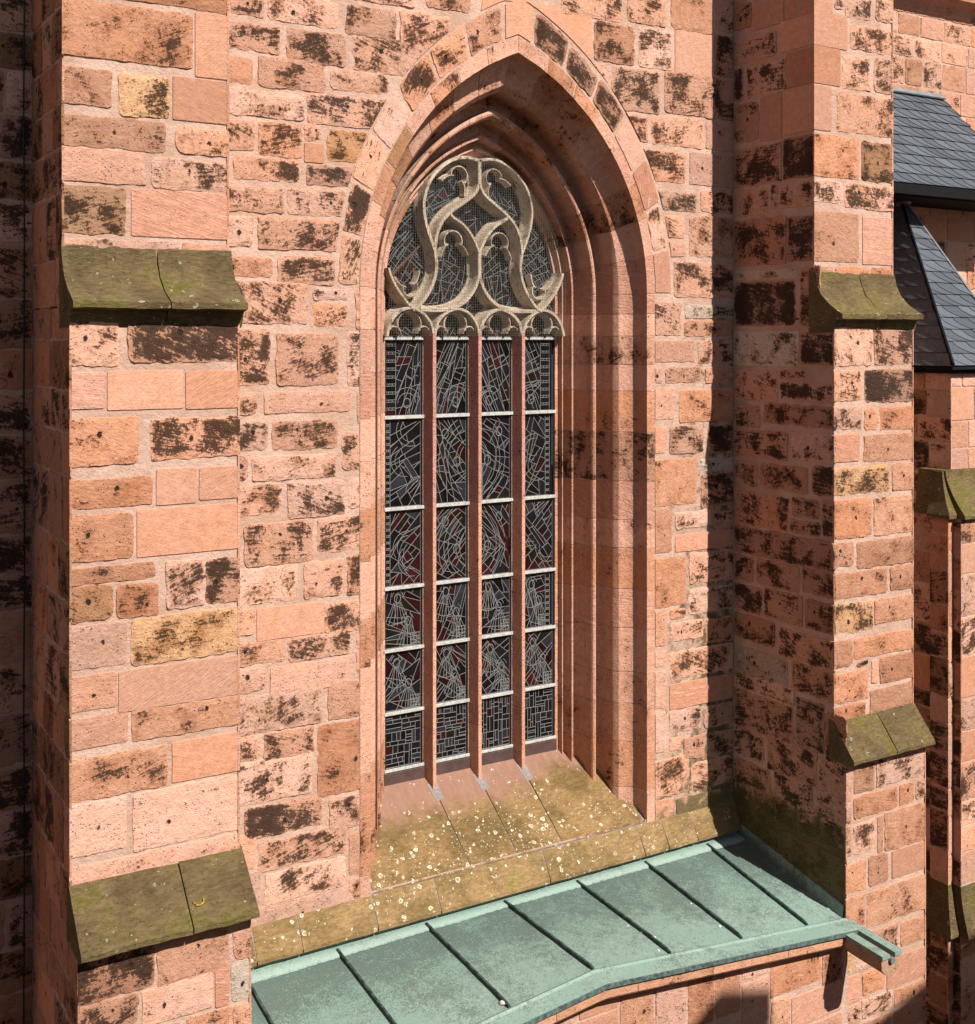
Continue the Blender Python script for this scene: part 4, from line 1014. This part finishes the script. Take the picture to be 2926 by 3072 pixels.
# porch wall
mb = MB(); mb.poly([(XL1-.02, -2.102, -14), (XR0+.0, -2.102, -14), (XR0+.0, -2.102, -7.5), (8.1, -2.102, -7.0), (XL1-.02, -2.102, -7.5)], 1, Vector((0, -1, 0)), moss=0.0)
f, n_ = yplane(-2.11); rng = random.Random(71)
def pclip(a, b, d): return a, min(b, ze(a)-.20)
lay(mb, parse(PORCH), f, n_, (None, XR0-.0), rng, pclip)
lay(mb, courses(XL1, 8.4, -11, -7.1, rng, 'opn', (.5, .8), (.7, 1.3)), f, n_, (None, None), rng, pclip)
lay(mb, courses(8.4, XR0-.02, -11, -8.92, rng, 'opn', (.5, .8), (.7, 1.3)), f, n_, (None, None), rng)
mb.build('wall', [M['stone'], M['mortar']], po)
# water spout
mb = MB(); A = dict(tint=(.42, .26, .17), prm=(.3, .3, .2), edge=.8, rnd=.6, suv=(9, 0), moss=0.0)
X0, X1 = XR0-.25, XR0+.08; ZT = -7.43
def sp(y, drop):  # trough section
    zt = ZT-drop
    return [(X0, y, zt), (X0+.115, y, zt), (X0+.115, y, zt-.10), (X1-.115, y, zt-.10), (X1-.115, y, zt), (X1, y, zt), (X1, y, zt-.16), (X1-.07, y, zt-.235), (X0+.07, y, zt-.235), (X0, y, zt-.16)]
a, b = sp(-2.05, 0), sp(-2.86, .05)
ia = [mb.vert(p, **A) for p in a]; ib = [mb.vert(p, **A) for p in b]
for i in range(10): mb.face([ia[i], ia[(i+1) % 10], ib[(i+1) % 10], ib[i]], 0)
for q in ((0, 1, 2, 9), (2, 3, 8, 9), (3, 6, 7, 8), (3, 4, 5, 6)): mb.face([ib[i] for i in q], 0, Vector((0, -1, 0))); mb.face([ia[i] for i in q], 0, Vector((0, 1, 0)))
spo = mb.build('water_spout', M['stone'], po)
for (xa, xb) in ((X0-.012, X0+.118), (X1-.118, X1+.012)):
    mb = MB()
    pr = [(xa, -2.04, ZT+.016), (xb, -2.04, ZT+.016), (xb, -2.04, ZT-.03), (xa, -2.04, ZT-.03)]
    ia = [mb.vert(p, suv=(0, .95)) for p in pr]; ib = [mb.vert((p[0], -2.885, p[2]-.05), suv=(0, .95)) for p in pr]
    for i in range(4): mb.face([ia[i], ia[(i+1) % 4], ib[(i+1) % 4], ib[i]], 0)
    mb.face(ia[::-1], 0); mb.face(ib, 0)
    mb.build('rim_cladding', M['copper'], spo, fix=True)
mb = MB(); mb.poly([(X0+.117, -2.04, ZT-.095), (X1-.117, -2.04, ZT-.095), (X1-.117, -2.87, ZT-.143), (X0+.117, -2.87, ZT-.143)], 0, Vector((0, 0, 1)))
mb.tube([((X0+X1)/2, -2.83, ZT-.115), ((X0+X1)/2, -2.895, ZT-.12)], .04, 8)
mb.build('lead_lining', M['led'], spo)

# pale chips lying along the seams
chips = [(9.25, .72, .016, 'larger pale chip at the third seam from the right'), (9.31, .80, .022, 'flat pale chip low on the roof sheet right of the middle seam'), (9.19, .62, .011, 'small pale chip halfway down the seam right of the middle'),
         (10.29, .83, .018, 'pale chip low beside the second seam from the right'), (10.30, .55, .012, 'small pale chip halfway along the second seam from the right'), (10.36, .90, .012, 'small pale chip near the eave by the second seam from the right'),
         (9.17, .93, .014, 'pale chip at the eave end of the third seam from the right'), (7.03, .935, .036, 'big grey lump at the lower end of a seam near the bottom edge')]
for j, (x, t_, r_, lab) in enumerate(chips):
    bm = bmesh.new(); bmesh.ops.create_icosphere(bm, subdivisions=2, radius=r_)
    for v in bm.verts: v.co = v.co*(1+.35*mnoise.noise(v.co*70+Vector((j, 0, 0)))); v.co.z *= .6
    me = bpy.data.meshes.new('stone_chip'); bm.to_mesh(me); bm.free(); me.materials.append(M['white'])
    o = bpy.data.objects.new('stone_chip', me); C.objects.link(o); p = roofpt(x, t_); o.location = (p.x-.03, p.y, p.z+r_*.4)
    tag(o, lab, 'stone chip', 'pale chips lying on the copper roof')
# yellow crescent on the lower left ledge
mb = MB(); zc = lambda y: -4.93-(-1.635-y)*.946+.016
mb.tube([(3.665+.05*math.cos(a)+.006*math.sin(a*7), -1.93+.036*math.sin(a), zc(-1.93+.036*math.sin(a))) for a in [PI*(1.0+1.1*k/10) for k in range(11)]], [.004+.006*math.sin(PI*k/10)+.002*math.sin(k*2.3) for k in range(11)], 6)
tag(mb.build('lichen_crescent', M['yellow'], smooth=60), 'bright yellow crescent lying on the lower mossy ledge of the left buttress', 'lichen')

# ------------------------------------------------------------------ next bay, slate roofs and turret at the right
def slates(mb, O, U, Vv, Nn, lim, hgt, row=.21, wid=.26, skew=.16, rng=None, flip=False):
    """curved old-German slating: O eave origin, U along the eave, Vv up the slope; lim(b) -> (a0, a1)"""
    b = 0; r = 0
    while b < hgt-.02:
        bt = min(b+row*1.0, hgt); a0l, a1l = lim(b); a0h, a1h = lim(bt)
        a = a0l-.4-rng.uniform(0, wid)
        while a < a1l+.4:
            wv = wid*rng.uniform(.75, 1.25); rnd = rng.random()
            L_ = []
            for q in range(7):
                t = q/6; ln = skew*1.5*(1-(1-t)**2.0)
                L_.append((a-ln*(1 if not flip else -1)+ (0), b+(bt-b)*t))
            Rr_ = [(x+wv*1.25, y) for x, y in L_]
            def cl(x, y):
                l0, l1 = lim(min(y, hgt)); return max(l0, min(l1, x)), y
            pts = [cl(*p) for p in L_]+[cl(*p) for p in reversed(Rr_)]
            if max(p[0] for p in pts)-min(p[0] for p in pts) > .03:
                vs = []
                for i, (x, y) in enumerate(pts):
                    left = i < 7
                    lift = .005+.018*(1-(y-b)/max(.01, bt-b)) + (.012 if (left != flip) else 0)
                    vs.append(mb.vert(O+U*x+Vv*y+Nn*lift, rnd=rnd))
                n = 7
                lo = [mb.vert(Vector(mb.v[i])-Nn*.016, rnd=rnd) for i in vs]
                for q in range(6): mb.face([vs[q], vs[13-q], vs[12-q], vs[q+1]], 0, Nn)
                for q in range(13): mb.face([vs[q], vs[q+1], lo[q+1], lo[q]], 0)
                mb.face([vs[13], vs[0], lo[0], lo[13]], 0)
            a += wv
        b += row; r += 1
nb = thing('church_wall', 'sandstone wall with cornice and slate lean-to roof behind the right buttress', 'wall', (17, 0, -14))
mb = MB(); rng = random.Random(91)
YN = 1.0
mb.poly([(XR1, YN+.008, -12), (26, YN+.008, -12), (26, YN+.008, 8), (XR1, YN+.008, 8)], 1, Vector((0, -1, 0)), moss=0.0)
mb.poly([(XR1-.02, .0, -12), (XR1-.02, YN+.02, -12), (XR1-.02, YN+.02, 8), (XR1-.02, 0, 8)], 1, Vector((1, 0, 0)), moss=0.0)
f, n_ = yplane(YN); lay(mb, courses(15.6, 22, -6, 6.6, rng, 'pmnomosb', (.34, .5), (.4, .8)), f, n_, (None, None), rng)
mb.build('masonry', [M['stone'], M['mortar']], nb)
CPR = [(.05, 6.2), (-.55, 6.2), (-.55, 5.75), (-.50, 5.70)] + [(-.50+.22*math.sin(a)*1.0, 5.70-.30*(1-math.cos(a))) for a in [PI/2*k/5 for k in range(1, 6)]] + [(-.22, 5.36), (-.16, 5.34)] + [(-.16+.12*math.sin(a), 5.34-.14*(1-math.cos(a))) for a in [PI/2*k/4 for k in range(1, 5)]] + [(0.0, 5.16), (.05, 5.16)]
x = 14.2; i = 0
while x < 20.5:
    L_ = rng.uniform(.8, 1.3); mb = MB(); k = rng.uniform(.85, 1.05)
    mb.prism([(x+.004, y+YN, z*1.077) for y, z in CPR], (x+.004, 0, 0), (x+L_-.004, 0, 0), 0, tint=(.48*k, .24*k, .165*k), prm=(.25, .2, .2), edge=.8, rnd=rng.random(), suv=(9, 0), moss=0.0)
    mb.build('cornice', M['stone'], nb, fix=True, smooth=30); x += L_; i += 1
# lean-to slate roof against that wall
mb = MB(); O = Vector((14.8, -.08, 2.423)); Vv = Vector((0, 1.075, 1.715)); hg = Vv.length; Vv.normalize(); Nn = Vector((0, -Vv.z, Vv.y)); U = Vector((1, 0, 0))
XE, XT = 19.0-14.8, 17.84-14.8
mb.poly([O, O+U*XE, O+U*XT+Vv*hg, O+Vv*hg], 0, Nn, rnd=.2)
mb.poly([O+U*XE, Vector((19.0, YN, 2.423)), Vector((18.95, YN, 2.5)), O+U*XT+Vv*hg], 0, Vector((1, 0, 0)), rnd=.3)
slates(mb, O, U, Vv, Nn, lambda b: (0, XE+(XT-XE)*b/hg), hg, .205, .27, .20, rng)
rf = mb.build('slate_roof', M['slate'], nb)
mb = MB(); a = O+Vv*hg; mb.prism([a+Nn*.012, a+Nn*.05, a+Nn*.05+Vv*.12, a+Nn*.012+Vv*.12], a, a+U*XT, 0); mb.tube([a+Nn*.05-Vv*.02, a+U*(XT+.02)+Nn*.05-Vv*.02], .022, 6); mb.build('lead_flashing', M['led'], rf)
mb = MB(); mb.box((14.8, -.10, 2.26), (18.98, .0, 2.418)); mb.box((14.8, .0, 2.24), (18.95, YN, 2.31)); mb.build('eaves_shade_board', M['dark'], rf)  # near-black boxes stand in for the shadow gap under the slates

# stair turret against that wall: steep hipped slate roof over two visible faces
tu = thing('stair_turret', 'slender sandstone stair turret with steep pointed slate roof at the right edge', 'turret', (16.36, .0, -14))
ZE_ = -.42
KX, KY, LX_ = 15.54, -1.0, 17.19
apex = Vector((16.36, .70, 2.39)); rback = Vector((16.36, YN, 2.39))
PK, PL, PB = Vector((KX, KY, ZE_)), Vector((LX_, KY, ZE_)), Vector((KX, YN, ZE_))
mb = MB()
def hipface(P0, P1, wd, inner0, inner1, seed):
    U = (P1-P0).normalized(); tp = apex; Vv = tp-P0; Vv = Vv-U*Vv.dot(U); hg = Vv.length; Vv.normalize(); Nn = U.cross(Vv)
    if Nn.z < 0: Nn = -Nn
    slates(mb, P0, U, Vv, Nn, (lambda b: (inner0*b/hg, wd+(inner1-wd)*b/hg)), hg-.06, .215, .30, .20, random.Random(seed))
    mb.poly([P0+U*inner0*0, P0+U*wd, P0+U*inner1+Vv*hg, P0+U*(inner0-.001)+Vv*hg], 0, Nn, rnd=.1)
hipface(PK, PL, LX_-KX, apex.x-KX, apex.x-KX+.002, 4)
hipface(PB, PK, YN-KY, .0, YN-apex.y, 6)
mb.poly([PL, Vector((LX_, YN, ZE_)), rback, apex], 0, Vector((1, 0, .3)), rnd=.4)
tr = mb.build('slate_roof', M['slate'], tu)
mb = MB(); mb.tube([PK+Vector((-.005, -.015, .03)), apex+Vector((0, -.02, .02))], [.030, .022], 6); mb.build('hip_flashing', M['dark'], tr)
mb = MB(); mb.tube([PL+Vector((0, -.015, .03)), apex+Vector((0.02, -.02, .0))], [.022, .018], 6); mb.build('hip_flashing', M['led'], tr)
mb = MB(); mb.tube([apex+Vector((0, -.12, -.20)), apex+Vector((0, 0, .05))], [.13, .025], 8); mb.build('apex_cap', M['led'], tr)
mb = MB(); rng = random.Random(95); IN = .13
fx, fy = KX+IN, KY+IN
mb.poly([(fx+.008, fy+.008, -14), (LX_-IN, fy+.008, -14), (LX_-IN, fy+.008, ZE_), (fx+.008, fy+.008, ZE_)], 1, Vector((0, -1, 0)), moss=0.0)
mb.poly([(fx+.008, YN, -14), (fx+.008, fy+.008, -14), (fx+.008, fy+.008, ZE_), (fx+.008, YN, ZE_)], 1, Vector((-1, 0, 0)), moss=0.0)
mb.poly([(LX_-IN, fy+.008, -14), (LX_-IN, YN, -14), (LX_-IN, YN, ZE_), (LX_-IN, fy+.008, ZE_)], 1, Vector((1, 0, 0)), moss=0.0)
f, n_ = yplane(fy); lay(mb, courses(fx, LX_-IN, -10.5, ZE_-.10, rng, 'pnpsmnom', (.36, .52), (.45, .9)), f, n_, (fx, LX_-IN), rng, holes=False)
f, n_ = xplane(fx, -1); lay(mb, courses(fy, YN, -10.5, ZE_-.10, rng, 'odmkpmo', (.36, .52), (.45, .9)), f, n_, (fy, YN), rng, holes=False)
mb.build('wall', [M['stone'], M['mortar']], tu)
mb = MB(); mb.box((KX-.01, KY-.01, ZE_-.05), (LX_+.01, YN, ZE_-.006)); mb.box((KX+.06, KY+.06, ZE_-.11), (LX_-.06, YN-.01, ZE_-.051)); mb.build('eaves_shade_board', M['dark'], tu)
K = Vector((fx, fy, 0))
# corner pilaster of the turret with two concave mossy offsets
def pier(x0, y0, x1, y1, z0, z1, seed, types):
    mb = MB(); rng = random.Random(seed)
    mb.box((x0+.006, y0+.006, z0), (x1-.006, y1, z1), 1, moss=0.0)
    f, n_ = yplane(y0); lay(mb, courses(x0, x1, z0+.01, z1, rng, 'pnpopm', (.34, .62), (1, 2)), f, n_, (x0, x1), rng, holes=False)
    f, n_ = xplane(x0, -1); lay(mb, courses(y0, y1, z0+.01, z1, rng, types, (.30, .62), (1, 2)), f, n_, (y0, y1), rng, holes=False)
    return mb.build('pilaster', [M['stone'], M['mortar']], tu)
def offset_cap(x0, y0, x1, y1, X0, Y0, X1, zt, zb):
    """concave sloping cap between a narrow pier above and a wider one below"""
    mb = MB(); n = 6; rows = []
    for k in range(n+1):
        t = k/n; e = t**1.6; z = zt+(zb-zt)*t
        rows.append([mb.vert((x0+(X0-x0)*e, y1, z), lich=.3), mb.vert((x0+(X0-x0)*e, y0+(Y0-y0)*e, z), lich=.3), mb.vert((x1+(X1-x1)*e, y0+(Y0-y0)*e, z), lich=.3), mb.vert((x1+(X1-x1)*e, y1, z), lich=.3)])
    rows.append([mb.vert((Vector(mb.v[i])+Vector((0, 0, -.05))), lich=.3) for i in rows[-1]])
    for A_, B_ in zip(rows, rows[1:]):
        for j in range(3): mb.face([A_[j], A_[j+1], B_[j+1], B_[j]], 0)
    mb.face(rows[-1], 0); mb.face(rows[0], 0)
    mb.build('cap_stone', M['cap'], tu, fix=True)
ax0, ax1, ay, bx0, bx1, by = 15.22, 15.333, -1.17, 15.337, 16.25, -1.30
for (x0, y0, x1, y1, tys, sd_) in ((ax0, ay, ax1, -.86, 'kpkdkkpk', 5), (bx0, by, bx1, K.y+.4, 'okmdpkop', 15)):
    pier(x0, y0, x1, y1, -12, -8.74, sd_+1, 'kdk'); pier(x0, y0, x1, y1, -8.05, -5.3, sd_+2, 'kkdkkpk'); pier(x0, y0, x1, y1, -5.3, -2.62, sd_, 'odkpomkp')
offset_cap(ax0+.07, ay+.16, ax1-.01, -.84, ax0-.06, ay-.07, ax1+.0, -1.98, -2.60)
offset_cap(bx0+.09, by+.34, bx1-.02, K.y+.4, bx0-.01, by-.08, bx1+.05, -1.98, -2.60)
offset_cap(ax0, ay, ax1, -.84, ax0-.09, ay-.12, ax1+.0, -8.05, -8.72)
offset_cap(bx0, by, bx1, K.y+.4, bx0-.01, by-.14, bx1+.05, -8.05, -8.72)
mb = MB(); mb.box((15.30, -.90, -12), (15.70, -.80, -2.2), 0, tint=(.42, .2, .13), prm=(.5, .1, .3), edge=.8, rnd=.4, suv=(9, 0), moss=0.0); mb.build('pilaster_core', M['stone'], tu)
# ------------------------------------------------------------------ ground, and the house across the lane that throws the shadows on the porch
mb = MB(); mb.poly([(-80, -80, -14), (90, -80, -14), (90, 60, -14), (-80, 60, -14)], 0, Vector((0, 0, 1)))
o = mb.build('ground', M['paving']); o['kind'] = 'structure'
T_ = 17.0
def thr(x, z): p = Vector((x, -2.11, z))+SDIR*T_; return p
ho = thing('unseen_town_house', 'pale rendered house across the lane with tiled roof and chimney, outside the picture', 'house', (19, -15, -14))
q0 = thr(12.67, -8.93); q1 = thr(17.2, -7.75)
sl_ = (q1.z-q0.z)/(q1.x-q0.x); xw = q0.x-2.6; xr = q1.x; yb = q0.y
zl = q0.z-sl_*(q0.x-xw)
mb = MB(); xe = 2*xr-xw; D = 7.0
pf = [(xw, yb, -14), (xe, yb, -14), (xe, yb, zl-.15), (xr, yb, q1.z-.15), (xw, yb, zl-.15)]
mb.prism(pf, (0, yb, 0), (0, yb-D, 0), 0); mb.build('wall', M['render_'], ho, fix=True)
mb = MB()
pf = [(xw-.3, yb+.15, zl-.30), (xr, yb+.15, q1.z-.16), (xe+.3, yb+.15, zl-.30), (xe+.3, yb+.15, zl-.14), (xr, yb+.15, q1.z), (xw-.3, yb+.15, zl-.14)]
mb.prism(pf, (0, yb+.15, 0), (0, yb-D-.15, 0), 0); rfh = mb.build('roof', M['tile'], ho, fix=True)
c0, c1 = thr(9.93, -7.70), thr(10.73, -7.9)
mb = MB(); mb.prism([(c0.x, yb, zl-3), (c1.x, yb, zl-3), (c1.x, yb, c1.z), (c0.x, yb, c0.z), (c0.x-.75, yb, c0.z-.45), (c0.x-.75, yb, zl-3)], (0, yb, 0), (0, yb-.7, 0), 0)
mb.build('chimney', M['render_'], rfh, fix=True)
mb = MB(); mb.box((c0.x-1.4, yb-3, -14), (xw+.05, yb-.1, c0.z-2.2)); mb.build('side_wing', M['render_'], ho)
for i in range(2):
    for j in range(3):
        wx, wz = xw+1.6+j*3.2, -12.4+i*4.0
        mb = MB(); mb.box((wx, yb-.05, wz), (wx+1.1, yb+.03, wz+1.7)); fr = mb.build('window', M['bar'], ho)
        mb = MB(); mb.box((wx+.1, yb+.02, wz+.1), (wx+1.0, yb+.04, wz+1.6)); mb.build('pane', M['frame'], fr)

# unseen long house added to shade the lane and cut bounce, ridge kept low
qa, qb = thr(-30, -9.6), thr(9.4, -9.6)
mb = MB(); mb.prism([(qa.x, qa.y, -14), (qa.x, qa.y-9, -14), (qa.x, qa.y-9, qa.z-3), (qa.x, qa.y-4.5, qa.z), (qa.x, qa.y, qa.z-3)], (qa.x, 0, 0), (qb.x-2.5, 0, 0), 0)
hb = thing('unseen_town_house', 'unseen long pale row house added to shade the lane, low tiled roof, behind the viewpoint', 'house', (-8, -18, -14))
mb.build('wall', M['render_'], hb, fix=True)
mb = MB(); a, b, c = Vector((qa.x, qa.y+.3, qa.z-3.1)), Vector((qa.x, qa.y-4.5, qa.z+.05)), Vector((qa.x, qa.y-9.3, qa.z-3.1)); u = Vector((0, 0, .14))
mb.prism([a, b, c, c+u, b+u, a+u], (qa.x, 0, 0), (qb.x-2.5, 0, 0), 0); mb.build('roof', M['tile'], hb, fix=True)
